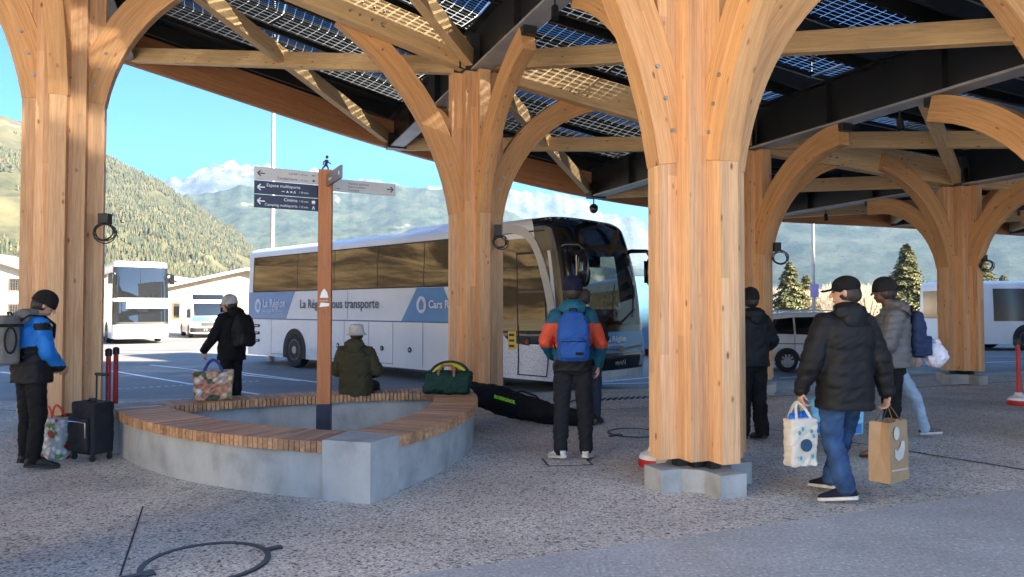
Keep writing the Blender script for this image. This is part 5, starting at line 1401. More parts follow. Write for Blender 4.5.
DEF = dict(ankL=(-.10, 0, .09), ankR=(.10, 0, .09), kneL=(-.10, .015, .50), kneR=(.10, .015, .50), hipL=(-.09, 0, .92), hipR=(.09, 0, .92),
           shL=(-.165, -.01, 1.405), shR=(.165, -.01, 1.405), elL=(-.245, -.03, 1.14), elR=(.245, -.03, 1.14), wrL=(-.25, .03, .89), wrR=(.25, .03, .89),
           head=(0, .025, 1.655), neck=(0, -.01, 1.49), chest=(0, -.005, 1.30), pelv=(0, 0, .97), toeL=(-.12, .17, .03), toeR=(.12, .17, .03),
           hdL=(0, .05, -1), hdR=(0, .05, -1), hnL=(-1, 0, 0), hnR=(1, 0, 0), curl=.6, yaw=0.0, nod=0.0)
def person(loc, rz, scale, label, pose, out, group=None):
    J = dict(DEF); J.update(pose); V = {k: (Vector(v) if isinstance(v, tuple) else v) for k, v in J.items()}
    e = empty('person', (loc[0], loc[1], loc[2] if len(loc) > 2 else 0), rz, label, 'person', group); e.scale = (scale,) * 3
    skin = out.get('skin', SKIN)
    HR = Matrix.Rotation(V['yaw'], 3, 'Z') @ Matrix.Rotation(-V['nod'], 3, 'X'); hc = V['head']
    def H(x, y, z): return hc + HR @ Vector((x, y, z))
    # --- body, one continuous surface
    b = MB()
    b.ell(H(0, -.012, .02), (.078, .098, .098), HR, 18, 12); b.ell(H(0, .015, -.045), (.060, .072, .070), HR, 16, 10); b.ell(H(0, .045, -.085), (.035, .032, .028), HR)
    limb(b, [H(0, .088, .012), H(0, .108, -.022)], [.010, .015], 8); b.ell(H(0, .083, -.058), (.026, .014, .010), HR)
    b.ell(H(0, .078, .032), (.055, .018, .012), HR)
    for s in (-1, 1): b.ell(H(s * .080, -.005, -.005), (.010, .020, .033), HR, 10, 8)
    limb(b, [V['neck'] + Vector((0, 0, -.05)), H(0, -.015, -.05)], [.062, .054])
    pe, ch = V['pelv'], V['chest']
    rings(b, [(pe + Vector((0, 0, -.09)), .13, .10, 0), (pe, .155, .11, 0), (pe.lerp(ch, .35), .135, .10, 0), (ch, .155, .11, 0), (ch + Vector((0, 0, .12)), .15, .095, 0), (V['neck'] + Vector((0, 0, -.03)), .07, .06, 0)])
    for s, sh_, el, wr, hd, hn in ((-1, 'shL', 'elL', 'wrL', 'hdL', 'hnL'), (1, 'shR', 'elR', 'wrR', 'hdR', 'hnR')):
        limb(b, [V[sh_], V[el], V[wr]], [.052, .038, .026])
        hand(b, V[wr], V[hd], V[hn], J['curl'], 1.0, s * out.get('thumb', 1))
    for h_, k_, a_, t_ in (('hipL', 'kneL', 'ankL', 'toeL'), ('hipR', 'kneR', 'ankR', 'toeR')):
        limb(b, [V[h_], V[k_], V[a_]], [.078, .052, .036]); limb(b, [V[a_], V[a_].lerp(V[t_], .75)], [.036, .026])
    remesh(b, 'body', skin, e, .0075, 3)
    for s in (-1, 1):
        b = MB(); b.ell(H(s * .031, .076, .012), (.012, .010, .009), HR, 10, 8); b.build('eye', EYE, e, smooth=True)
    # --- trousers
    b = MB(); fl = out.get('flare', .062); leg = out.get('leg', .085)
    rings(b, [(pe + Vector((0, 0, -.13)), .15, .118, 0), (pe + Vector((0, 0, -.02)), .172, .128, 0), (pe + Vector((0, 0, .10)), .155, .118, 0)])
    for h_, k_, a_ in (('hipL', 'kneL', 'ankL'), ('hipR', 'kneR', 'ankR')):
        an = V[a_] + (V[k_] - V[a_]).normalized() * out.get('hem', .02)
        limb(b, [V[h_], V[k_], an], [leg + .012, leg - .012, fl])
    remesh(b, 'trousers', out.get('trousers', BLK), e, .011, 4, folds(sum(map(ord, label)) % 50, .009))
    # --- shoes
    for a_, t_ in (('ankL', 'toeL'), ('ankR', 'toeR')):
        A, T = V[a_], V[t_]; d = (T - A); dflat = d.normalized(); up_ = Vector((0, 0, 1)) if abs(dflat.z) < .8 else Vector((0, 1, 0))
        sd = dflat.cross(up_).normalized(); n_ = sd.cross(dflat).normalized()
        heel = A - dflat * .05; base = lambda f: heel.lerp(T + dflat * .055, f) 
        dz = -.055 + 0.0
        # sole line runs from under the heel to the toe
        hb_ = A + Vector((0, 0, -.075)) - (dflat - n_ * dflat.dot(n_)).normalized() * .055 if False else None
        h0 = A - n_ * .07 - dflat * .055; t0 = T - n_ * .012 + dflat * .05; ax = (t0 - h0); L = ax.length; ax = ax / L; sd = ax.cross(Vector((0, 0, 1)) if abs(ax.z) < .8 else Vector((0, 1, 0))).normalized(); n_ = sd.cross(ax).normalized()
        b = MB(); R_ = []
        for f, w, hh in ((0, .024, .055), (.06, .034, .085), (.25, .038, .10), (.42, .041, .085), (.62, .048, .062), (.82, .046, .045), (.95, .034, .034), (1.0, .018, .022)):
            c = h0 + ax * (L * f) + n_ * .018; row = []
            for k in range(12):
                an = 2 * math.pi * k / 12; row.append(c + sd * (w * math.cos(an)) + n_ * (max(-.004, hh * (.5 + .5 * math.sin(an))) - .004))
            R_.append(row)
        b.loft(R_); so_ = b.build('shoe', out.get('shoe', SOLEK), e, smooth=True)
        b = MB(); R_ = []
        for f, w in ((-.01, .024), (.06, .036), (.25, .040), (.45, .041), (.65, .050), (.85, .047), (.97, .034), (1.02, .016)):
            c = h0 + ax * (L * f); R_.append([c - sd * w, c + sd * w, c + sd * w + n_ * .026, c - sd * w + n_ * .026])
        b.loft(R_); b.build('sole', out.get('sole', SOLEK), so_, bevel=.004)
    # --- jacket
    t = out.get('bulk', .02); hem = out.get('hemz', .86); b = MB()
    jr = []
    hemc = pe + Vector((0, 0, hem - .97))
    if hem < .93: jr += [(hemc, .172 + t, .128 + t, 0)]
    jr += [(pe + Vector((0, 0, .03)), .165 + t, .125 + t, 0), (pe.lerp(ch, .45), .155 + t, .118 + t, 0), (ch, .175 + t, .125 + t, 0), (ch + Vector((0, -.002, .09)), .160 + t * .8, .112 + t, 0), (V['neck'] + Vector((0, -.005, -.045)), .115 + t * .5, .085 + t * .5, 0), (V['neck'] + Vector((0, 0, .02)), .068, .070, 0)]
    rings(b, jr, 24)
    for sh_, el, wr in (('shL', 'elL', 'wrL'), ('shR', 'elR', 'wrR')):
        cu = V[wr] + (V[el] - V[wr]).normalized() * .005
        limb(b, [V[sh_], V[el], cu], [.058 + t * .75, .052 + t * .75, .040 + t * .4])
    limb(b, [V['shL'], V['neck'] + Vector((0, -.01, -.045)), V['shR']], [.056 + t * .6, .080, .056 + t * .6])
    remesh(b, out.get('jname', 'jacket'), out['jacket'], e, .011, 4, folds(sum(map(ord, label)) % 31, .009 if not out.get('puff') else .006, out.get('puff', 0), out.get('pitch', .085)), out.get('jcol'))
    # collar / hood
    b = MB(); nk = V['neck']
    if out.get('hood', 'down') == 'down':
        b.ell(nk + Vector((0, -.085, -.005)), (.135, .075, .085), Matrix.Rotation(R(-20), 3, 'X'), 18, 12); b.ell(nk + Vector((0, -.03, .035)), (.10, .095, .045), None, 18, 10); b.ell(nk + Vector((0, -.12, -.06)), (.09, .05, .08), None)
        remesh(b, 'hood', out.get('hoodmat', out['jacket'][0] if isinstance(out['jacket'], (list, tuple)) else out['jacket']), e, .010, 4, folds(3, .008))
    elif out.get('hood') == 'collar':
        b.ell(nk + Vector((0, -.01, .035)), (.085, .085, .055), None, 18, 10); remesh(b, 'collar', out.get('hoodmat', out['jacket'][0] if isinstance(out['jacket'], (list, tuple)) else out['jacket']), e, .010, 4)
    # headwear / hair
    hat = out.get('hat'); 
    b = MB()
    if hat in ('beanie', 'bobble'):
        b.ell(H(0, -.018, .055), (.096, .114, .100), HR, 20, 12); 
        R_ = [[H((.098 + .004 * (j % 2)) * math.cos(a), -.016 + (.116 + .004 * (j % 2)) * math.sin(a), z) for a in [2 * math.pi * k / 24 for k in range(24)]] for j, z in enumerate((.0, .008, .04, .048))]
        b.loft(R_)
        remesh(b, 'beanie', out.get('hatmat', WOOLK), e, .008, 2, lambda c: .0015 * math.sin(math.atan2(c.x - hc.x, c.y - hc.y) * 26))
    elif hat == 'cap':
        b.ell(H(0, -.015, .05), (.092, .108, .088), HR, 20, 12)
        R_ = []
        for f in (0, .33, .66, 1): R_.append([H(.078 * math.cos(a) * (1 - .12 * f), (.07 + .085 * f) * 1 + .03 * math.sin(a) * f * .8, .045 - .012 * f - .012 * abs(math.cos(a))) for a in [math.pi * k / 10 for k in range(11)]] + [H(.078 * math.cos(a) * (1 - .12 * f), (.07 + .085 * f) + .03 * math.sin(a) * f * .8, .037 - .012 * f - .012 * abs(math.cos(a))) for a in [math.pi * k / 10 for k in range(10, -1, -1)]])
        b.loft(R_); remesh(b, 'cap', out.get('hatmat', BLK), e, .007, 2)
    elif hat == 'bucket':
        R_ = []
        for z, r in ((-.02, .150), (.012, .108), (.05, .100), (.09, .095), (.115, .080), (.125, .03)): R_.append([H(r * .92 * math.cos(a), -.015 + r * 1.05 * math.sin(a), z) for a in [2 * math.pi * k / 24 for k in range(24)]])
        b.loft(R_); remesh(b, 'sun_hat', out.get('hatmat', WOOLW), e, .008, 2)
    if out.get('hair', 'short'):
        b = MB(); b.ell(H(0, -.030, -.015), (.085, .094, .085), HR, 16, 12)
        if not hat: b.ell(H(0, -.022, .035), (.086, .105, .096), HR, 16, 12)
        if out.get('hair') == 'long':
            for k in range(7): limb(b, [H(-.06 + .02 * k, -.05, -.03), H(-.065 + .022 * k, -.075 + .01 * (k % 2), -.14), H(-.05 + .018 * k, -.06, -.22)], [.03, .028, .012], 8)
        remesh(b, 'hair', out.get('hairmat', HAIR), e, .008, 2, folds(9, .006))
    e['J'] = 0; del e['J']
    return e
def at_local(p, rz, loc, s=1.0):
    return Vector((loc[0], loc[1], 0)) + Matrix.Rotation(rz, 3, 'Z') @ (Vector(p) * s)

# backpacks
def backpack(name, label, loc, rz, w, h, dp, mats, style='plain', tilt=0.0):
    e = empty(name, loc, rz, label, 'backpack'); e.rotation_euler = (tilt, 0, rz)
    main, acc = mats
    b = MB(); R_ = []
    for z, f, g in ((0, .80, .7), (.04, .95, .95), (.35, 1.0, 1.0), (.65, .97, .92), (.85, .82, .72), (.96, .60, .5), (1.0, .30, .25)):
        if style == 'box': f, g = {0: (.93, .9), .04: (1, 1), .35: (1, 1), .65: (1, 1), .85: (1, 1), .96: (.97, .95), 1.0: (.9, .88)}[z]
        row = []
        for k in range(24):
            a = 2 * math.pi * k / 24; x = math.copysign(abs(math.cos(a)) ** .5, math.cos(a)) * w / 2 * f; y = math.copysign(abs(math.sin(a)) ** .6, math.sin(a)) * dp / 2 * g
            row.append((x, y - dp / 2, z * h))
        R_.append(row)
    b.loft(R_); remesh(b, 'bag_body', main, e, .009, 3, folds(sum(map(ord, label)) % 20, .008 if style != 'box' else .004))
    if style != 'box':
        b = MB(); R_ = []
        for z, f in ((.06, .8), (.10, .9), (.32, .9), (.42, .82), (.46, .6)):
            row = []
            for k in range(20):
                a = 2 * math.pi * k / 20; row.append((math.copysign(abs(math.cos(a)) ** .5, math.cos(a)) * w / 2 * f * .92, -dp * .92 + math.copysign(abs(math.sin(a)) ** .6, math.sin(a)) * .06, z * h))
            R_.append(row)
        b.loft(R_); po = remesh(b, 'front_pocket', main, e, .009, 3, folds(4, .005))
        b = MB(); b.tube([(-w * .36, -dp * .92 - .055, h * .40), (0, -dp * .92 - .064, h * .405), (w * .36, -dp * .92 - .055, h * .40)], .005, 6); b.build('zip', acc, po)
    b = MB(); pts_ = [(w * .43 * math.cos(a), -dp * (.55), h * .55 + h * .40 * math.sin(a)) for a in [math.pi * k / 16 for k in range(17)]]
    b.tube(pts_, .006, 6); b.tube([(-.04, -dp * .15, h * .98), (-.03, -dp * .2, h * 1.06), (.03, -dp * .2, h * 1.06), (.04, -dp * .15, h * .98)], .009, 8); b.build('grab_handle', acc, e, smooth=True)
    for s in (-1, 1):
        b = MB(); pts_ = [(s * w * .25, 0, h * .88), (s * w * .32, .06, h * 1.0), (s * w * .36, .20, h * .98), (s * w * .42, .285, h * .80), (s * w * .46, .27, h * .52), (s * w * .50, .14, h * .28), (s * w * .38, .0, h * .12)]
        sm_ = []
        for k in range(len(pts_) - 1):
            for q in range(3): sm_.append(Vector(pts_[k]).lerp(Vector(pts_[k + 1]), q / 3))
        sm_.append(Vector(pts_[-1])); b.sweep(sm_, .05, .014, side=(1, 0, 0)); b.build('shoulder_strap', acc, e, bevel=.004)
    if style == 'box':
        b = MB(); b.tube([(w * .50 + .005, -dp * .5 + .05 * math.cos(a), h * .5 + .12 * math.sin(a)) for a in [2 * math.pi * k / 16 for k in range(16)]], .009, 6, closed=True); b.build('side_handle', acc, e)
        b = MB(); b.sweep([(-w * .505, -dp * .02, h * .80), (-w * .505, -dp * .99, h * .80), (w * .505, -dp * .99, h * .80), (w * .505, -dp * .02, h * .80)], .006, .03); b.build('zip_band', acc, e)
    if style == 'label':
        pass
    return e
def onback(ploc, rz, s, z, off=.15, dx=0.0): return at_local((dx, -off, z), rz, ploc, s)

# 1 man at far left, head bowed, bright blue and black jacket
p = G(30, 468); R1 = R(-30)
J1 = dict(head=(0, .11, 1.60), nod=R(30), yaw=R(-22), elR=(.235, .02, 1.15), wrR=(.17, .17, .98), elL=(-.235, .02, 1.15), wrL=(-.17, .17, .98), hdR=(-.3, .8, -.3), hdL=(.3, .8, -.3), ankL=(-.13, .02, .09), ankR=(.15, -.05, .09), toeL=(-.17, .18, .03), toeR=(.22, .11, .03))
def jc1(c): return 1 if (c.z < 1.16 + .25 * abs(c.x) and abs(c.x) < .21) or c.z < 1.0 else (1 if c.z > 1.36 and abs(c.x) > .19 and c.z < 1.43 else 0)
person((p.x, p.y), R1, .985, 'person in a bright blue and black jacket, head bowed, at far left', J1, dict(jacket=[BLUEJ, BLK2], jcol=jc1, hoodmat=GREYJ, hat='beanie', trousers=BLK, shoe=SOLEK, hemz=.84, bulk=.035, leg=.088, fl=.06))
c = onback(p, R1, 1, 1.02, .16); backpack('travel_backpack', 'boxy grey travel backpack worn by the person in the bright blue jacket', c, R1, .36, .46, .24, (fabric('grey_bag_cloth', (.17, .16, .145), .8), BLK2), 'box')
# 2 woman behind the bench with pale knitted hat and phone
p = G(236, 404, 0); p2_ = Vector((-4.06, 10.45, 0)); R2 = R(58)
J2 = dict(head=(-.02, .05, 1.60), yaw=R(25), nod=R(10), elL=(-.26, .14, 1.22), wrL=(-.15, .26, 1.45), hdL=(.25, -.15, 1), hnL=(-.4, .8, 0), elR=(.25, .03, 1.13), wrR=(.24, .12, .86), curl=1.0)
# right hand carries nothing here; left hand holds a phone; the bag hangs from the left side
J2 = dict(head=(-.02, .05, 1.60), yaw=R(30), nod=R(8), elR=(.26, .14, 1.22), wrR=(.10, .25, 1.46), hdR=(-.25, -.15, 1), hnR=(.4, .8, 0), elL=(-.25, .08, 1.13), wrL=(-.24, .30, .93), hdL=(0, .3, -1), curl=1.2)
person(p2_, R2, 1.0, 'person in a pale knitted hat and black coat standing behind the bench', J2, dict(jacket=BLK, hat='beanie', hatmat=WOOLW, hair='long', trousers=BLK, hemz=.80, bulk=.03, shoe=SOLEK, leg=.08))
c = onback(p2_, R2, 1, 1.0, .15); backpack('backpack', 'black backpack worn by the person in the pale knitted hat', c, R2, .32, .46, .20, (BLK2, BLK))
# 3 seated person in olive coat
p3 = Vector((-1.98, 9.16, 0)); R3 = R(-6)
J3 = dict(pelv=(0, 0, .56), chest=(0, -.02, .90), neck=(0, .0, 1.09), head=(0, .03, 1.225), shL=(-.16, -.01, .985), shR=(.16, -.01, .985), elL=(-.26, .04, .76), elR=(.26, .04, .76), wrL=(-.10, .24, .68), wrR=(.10, .24, .68), hdL=(.6, .5, -.1), hdR=(-.6, .5, -.1), hnL=(0, 0, 1), hnR=(0, 0, 1),
          hipL=(-.10, 0, .56), hipR=(.10, 0, .56), kneL=(-.12, .42, .52), kneR=(.12, .42, .52), ankL=(-.12, .46, .10), ankR=(.12, .46, .10), toeL=(-.13, .62, .03), toeR=(.13, .62, .03))
person(p3, R3, 1.0, 'person in an olive coat and pale sun hat sitting on the bench', J3, dict(jacket=OLIVE, hat='bucket', hatmat=WOOLW, hair='short', hairmat=pm('dark_brown_hair', (.04, .02, .012), .6), trousers=BLK, hemz=.86, bulk=.045, hoodmat=OLIVE, shoe=BROWNL))
# 4 man with orange and teal jacket
p = G(573, 461); R4 = R(-4)
J4 = dict(head=(0, .03, 1.655), ankL=(-.12, -.02, .09), ankR=(.13, .02, .09), kneL=(-.11, .0, .5), kneR=(.12, .03, .5), toeL=(-.20, .12, .03), toeR=(.17, .18, .03), elR=(.27, -.04, 1.15), wrR=(.25, .06, .93), elL=(-.27, -.02, 1.15), wrL=(-.20, .17, 1.0), hdL=(.3, .9, -.2), curl=1.1)
def jc4(c): return 1 if 1.10 < c.z < 1.335 and abs(c.x) > .06 else (2 if c.z < .985 and abs(c.x) < .21 and c.y < .3 else 0)
person((p.x, p.y), R4, 1.045, 'person in a teal jacket with an orange band, back turned to the camera', J4, dict(jacket=[TEAL, ORNG, BLK2], jcol=jc4, hoodmat=TEAL, hat='beanie', hatmat=fabric('navy_knit', (.008, .010, .03)), trousers=CHAR, shoe=WHSH, sole=SOLEW, hemz=.87, bulk=.022, leg=.09, flare=.07, hem=.035))
c = onback(p, R4, 1.045, .99, .165); bp4 = backpack('backpack', 'royal blue backpack worn over the teal and orange jacket', c, R4, .33, .48, .17, (fabric('royal_blue_cloth', (.015, .075, .28), .7), BLK2))
b = MB(); b.box((.06, -.232, .075), (.075, .006, .028)); b.build('tag', BLK, bp4)
b = MB(); hc4 = at_local((.03, -.098, 1.70), R4, (p.x, p.y), 1.045); b.tube([hc4, hc4 + Vector((0, -.012, 0))], .022, 14)
o = b.build('hat_badge', WHSH); o.parent = [q for q in bpy.data.objects if q.name.startswith('person')][-1] if False else None
bpy.data.objects.remove(o)
# 4b person hidden behind him
p = G(589, 424); person((p.x, p.y), R(-20), .99, 'person in dark clothes mostly hidden behind the teal and orange jacket', dict(head=(-.06, .03, 1.70), neck=(-.03, 0, 1.50), elR=(.22, .05, 1.16), wrR=(.10, .2, 1.02)), dict(jacket=BLK, hair='short', hood='collar', trousers=JEAND, shoe=SOLEK, bulk=.01))
# 5 person in black beyond the nearest column
p = G(752, 441); R5 = R(12)
person((p.x, p.y), R5, .995, 'person all in black half hidden behind the nearest timber column', dict(ankL=(-.12, 0, .09), ankR=(.12, -.02, .09), elR=(.27, 0, 1.16), wrR=(.20, .18, 1.02), elL=(-.27, 0, 1.16), wrL=(-.2, .18, 1.02)), dict(jacket=BLK2, hat='beanie', trousers=BLK, shoe=pm('brown_boot', (.10, .07, .045), .7), sole=SOLEK, leg=.1, flare=.085, hemz=.88, bulk=.04, hood='down'))
c = onback(p, R5, 1, 1.18, .175); b = MB(); 
# 6 man walking away with jeans and bags
p = G(846, 503); R6 = R(6); p6 = p
J6 = dict(head=(.04, .05, 1.64), yaw=R(58), nod=R(5), pelv=(0, 0, .965), ankR=(.05, .30, .10), kneR=(.10, .19, .52), toeR=(.00, .47, .04), ankL=(-.03, -.07, .105), kneL=(-.09, .04, .51), toeL=(-.15, .05, .035), hipL=(-.09, 0, .92), hipR=(.09, 0, .92),
          shL=(-.165, -.01, 1.395), shR=(.165, -.01, 1.395), elL=(-.275, -.02, 1.12), wrL=(-.33, .06, .875), elR=(.275, -.04, 1.11), wrR=(.34, -.02, .855), curl=1.35)
person((p.x, p.y), R6, 1.02, 'person in a black padded jacket, black cap and blue jeans walking away', J6, dict(jacket=BLK2, hat='cap', hair='short', trousers=JEAN, shoe=fabric('navy_canvas', (.012, .014, .03)), sole=SOLEW, leg=.092, flare=.074, hem=.03, hemz=.74, bulk=.048, puff=.009, pitch=.10, hood='down', hoodmat=BLK2))
b = MB(); lc = at_local((0, -.235, 1.40), R6, (p.x, p.y), 1.02)
# 7 man in grey puffer
p = G(893, 457); R7 = R(72); p7 = p
J7 = dict(head=(.0, .07, 1.655), yaw=R(6), nod=R(4), ankR=(.06, -.06, .09), ankL=(-.10, .10, .09), toeL=(-.11, .27, .03), toeR=(.08, .11, .03), elL=(-.25, .08, 1.14), wrL=(-.20, .40, .98), hdL=(0, .4, -1), elR=(.25, .06, 1.16), wrR=(.15, .25, 1.05), hdR=(-.2, .8, -.2))
person((p.x, p.y), R7, 1.04, 'person in a grey quilted jacket and black beanie, seen in profile', J7, dict(skin=SKIN_D, jacket=PUFG, hat='beanie', trousers=BLK, shoe=BROWNL, hemz=.90, bulk=.05, puff=.012, pitch=.075, hood='down', hoodmat=PUFG))
c = onback(p, R7, 1.04, 1.0, .16); bp7 = backpack('backpack', 'navy backpack worn by the person in the grey quilted jacket', c, R7, .32, .48, .15, (fabric('navy_bag', (.014, .03, .085), .7), BLK2))
# 8 person hidden, pale jeans
p = G(912, 437); R8 = R(-95)
J8 = dict(ankR=(.06, .36, .11), kneR=(.09, .24, .52), toeR=(.07, .52, .09), ankL=(-.06, -.16, .10), kneL=(-.09, .05, .5), toeL=(-.07, .0, .03), pelv=(0, 0, .95), head=(0, .03, 1.56), neck=(0, -.01, 1.42), chest=(0, 0, 1.25), shL=(-.17, 0, 1.36), shR=(.17, 0, 1.36), elR=(.2, .1, 1.13), wrR=(.10, .28, 1.08), elL=(-.2, .1, 1.13), wrL=(-.10, .28, 1.08))
person((p.x - .22, p.y), R8, .92, 'person in pale jeans and patterned trainers stepping out from behind the grey quilted jacket', J8, dict(jacket=fabric('turquoise_cloth', (.03, .22, .30), .7), trousers=JEANL, shoe=pm('patterned_trainer', (.12, .12, .12), .6, var=.9, scale=60), sole=SOLEW, hair='short', hood='collar', bulk=.01, flare=.07, hemz=.92))
# ================================================================ LUGGAGE AND BAGS
def softbox(w, d, h, seed, amp=.008, top=1.0, bot=1.0, n=28, p_=.35, vox=.009, topz=0.0):
    b = MB(); R_ = []
    for z in (0, .03, .2, .4, .6, .8, .97, 1.0):
        f = bot + (top - bot) * z; row = []
        if z in (0, 1.0): f *= .95
        for k in range(n):
            a = 2 * math.pi * k / n; row.append((math.copysign(abs(math.cos(a)) ** p_, math.cos(a)) * w / 2 * f, math.copysign(abs(math.sin(a)) ** p_, math.sin(a)) * d / 2 * f, z * h))
        R_.append(row)
    b.loft(R_); return b
# black cabin suitcase
p = G(92, 459); sc_ = empty('suitcase', (p.x, p.y, 0), R(-28), 'black fabric cabin suitcase with its handle pulled up beside the leftmost column', 'suitcase')
SC = fabric('suitcase_cloth', (.014, .015, .020), .7); b = softbox(.38, .25, .52, 1, p_=.25)
o = remesh(b, 'shell', SC, sc_, .009, 2, folds(1, .003)); o.location.z = .07
b = softbox(.32, .05, .34, 2, p_=.3); o = remesh(b, 'front_pocket', SC, sc_, .009, 2, folds(2, .004)); o.location = (0, -.14, .10)
b = MB(); b.tube([(-.15, -.172, .40), (0, -.176, .405), (.15, -.172, .40)], .005, 6); b.tube([(.15, -.172, .40), (.155, -.172, .25)], .005, 6); b.build('zip', CHROME, o).location = (0, .14, -.10)
b = MB()
for s in (-1, 1): b.tube([(s * .085, .09, .55), (s * .085, .09, .86)], .009, 8)
b.tube([(-.10, .09, .86), (.10, .09, .86)], .017, 10); b.build('pull_handle', BLACKPL, sc_, smooth=True, angle=50)
b = MB(); b.tube([(-.07, 0, .585), (-.05, 0, .615), (.05, 0, .615), (.07, 0, .585)], .012, 8); b.build('carry_handle', BLACKPL, sc_, smooth=True)
for sx_ in (-1, 1):
    for sy_ in (-1, 1):
        b = MB(); b.tube([(sx_ * .15 - .012, sy_ * .09, .028), (sx_ * .15 + .012, sy_ * .09, .028)], .028, 14); b.box((sx_ * .15, sy_ * .09, .055), (.03, .035, .04)); b.build('caster', BLACKPL, sc_)
# carrier bags
def carrier(name, label, loc, rz, w, d, h, mat, hand_=None, hw=.1, lean=0.0, seed=1, hmat=None, thick=.010, cat='shopping bag', amp=.008, drop=0.0):
    e = empty(name, loc, rz, label, cat); b = softbox(w, d, h, seed, top=1.0, bot=.93, p_=.22)
    remesh(b, 'bag_body', mat, e, .008, 2, folds(seed, amp))
    if hand_ is not None:
        hl_ = Matrix.Rotation(-rz, 3, 'Z') @ (Vector(hand_) - Vector(loc))
    else: hl_ = Vector((0, 0, h + .16))
    for s in (-1, 1):
        b = MB(); pts_ = []
        A = Vector((-hw, s * d * .46, h * .96)); B = Vector((hw, s * d * .46, h * .96)); T = hl_ + Vector((0, s * .008, 0))
        if hand_ is None: T = Vector((0, s * d * .3, h + drop if drop else h + .12))
        for k in range(13):
            f = k / 12; q = (A * (1 - f) ** 2 + T * 2 * f * (1 - f) * 1.0 + B * f ** 2); q = q + (T - (A + B) / 2) * (2 * f * (1 - f)) * 1.0 if hand_ is None and False else q
            pts_.append(q)
        # reach the hand: quadratic with doubled control
        ctrl = T * 2 - (A + B) / 2; pts_ = [A * (1 - f) ** 2 + ctrl * (2 * f * (1 - f)) + B * f ** 2 for f in [k / 14 for k in range(15)]]
        b.sweep(pts_, thick * 2.2, .004, up=(0, 1, 0)); b.build('bag_handle', hmat or mat, e)
    return e
def print_mat(name, cols, scale, rough=.45, base=None):
    m, n, l = newmat(name); tc = N(n, 'TexCoord'); out = N(n, 'OutputMaterial'); b_ = N(n, 'BsdfPrincipled'); l.new(b_.outputs[0], out.inputs[0])
    v = N(n, 'TexVoronoi', i_Scale=scale); l.new(tc.outputs['Object'], v.inputs['Vector']); sc = N(n, 'SeparateColor'); l.new(v.outputs['Color'], sc.inputs[0])
    r = ramp(n, [(k / len(cols), c) for k, c in enumerate(cols)], 'CONSTANT'); l.new(sc.outputs[0], r.inputs[0])
    r2 = ramp(n, [(.25, 1.0), (.55, .55)]); l.new(v.outputs['Distance'], r2.inputs[0]); c = mixc(n, l, 1.0, r.outputs[0], r2.outputs[0], 'MULTIPLY')
    l.new(c, b_.inputs['Base Color']); b_.inputs['Roughness'].default_value = rough; return m
PRINT = print_mat('food_print', [(.55, .25, .12), (.62, .50, .38), (.06, .09, .03), (.68, .60, .52), (.45, .16, .10), (.25, .33, .12), (.70, .42, .25)], 16)
h2 = at_local((-.24, .325, .84), R2, p2_, 1.0)
carrier('shopping_bag', 'large shopping bag printed with round breads, standing on the bench behind its seat', (P(213, 400, 8.5).x, 8.5, .478), R(24), .44, .20, .34, PRINT, None, .1, seed=5, hmat=fabric('blue_webbing', (.03, .04, .16)), cat='shopping bag', thick=.012)
HEART = print_mat('white_print', [(.68, .68, .68), (.70, .70, .70), (.66, .66, .67), (.55, .03, .03), (.70, .70, .70), (.68, .68, .68), (.12, .35, .08), (.70, .70, .70)], 18, .4)
p = G(44, 461); carrier('shopping_bag', 'white carrier bag with small red prints behind the legs at far left', (p.x, p.y + .12, 0), R(-15), .40, .18, .42, HEART, None, .09, seed=6, cat='shopping bag', hmat=RED)
# white tote in left hand of the capped walker
hL = at_local((-.345, .085, .775), R6, (p6.x, p6.y), 1.02); hR = at_local((.352, -.012, .755), R6, (p6.x, p6.y), 1.02)
CANV = fabric('cream_canvas', (.66, .60, .50), .9, .06)
tote = carrier('tote_bag', 'cream canvas tote with a dark round print held in the walker\'s left hand', (hL.x + .02, hL.y, hL.z - .50), R(14), .25, .13, .375, CANV, (hL.x, hL.y, hL.z), .07, seed=8, hmat=CANV, cat='tote bag', thick=.011)
b = MB(); b.tube([(.0, -.077, .17), (.0, -.084, .17)], .050, 20); b.tube([(.07, .0, .2), (.0, .0, .2)], .001, 3); b.build('round_print', pm('navy_print', (.02, .07, .14), .7), tote)
b = MB()
for k, (x, z) in enumerate(((-.06, .27), (-.03, .30), (.05, .28), (.07, .24), (.06, .08), (-.05, .07))): b.ell((x, -.078, z), (.012, .006, .018), None, 8, 6)
b.build('leaf_print', pm('teal_print', (.05, .30, .38), .7), tote)
b = MB()
for k in range(7): b.ell((random.uniform(-.09, .09), random.uniform(-.045, .045), .37 + random.uniform(0, .03)), (.04, .03, .035), None, 8, 6)
tag(b.build('wrapped_groceries', [pm('blue_wrapper', (.01, .13, .55), .3)]), 'crumpled bright blue and red wrappers poking out of the cream tote', 'groceries'); gx = [o for o in bpy.data.objects if o.name.startswith('wrapped_groceries')][0]
gx.location = tote.location; gx.rotation_euler = tote.rotation_euler
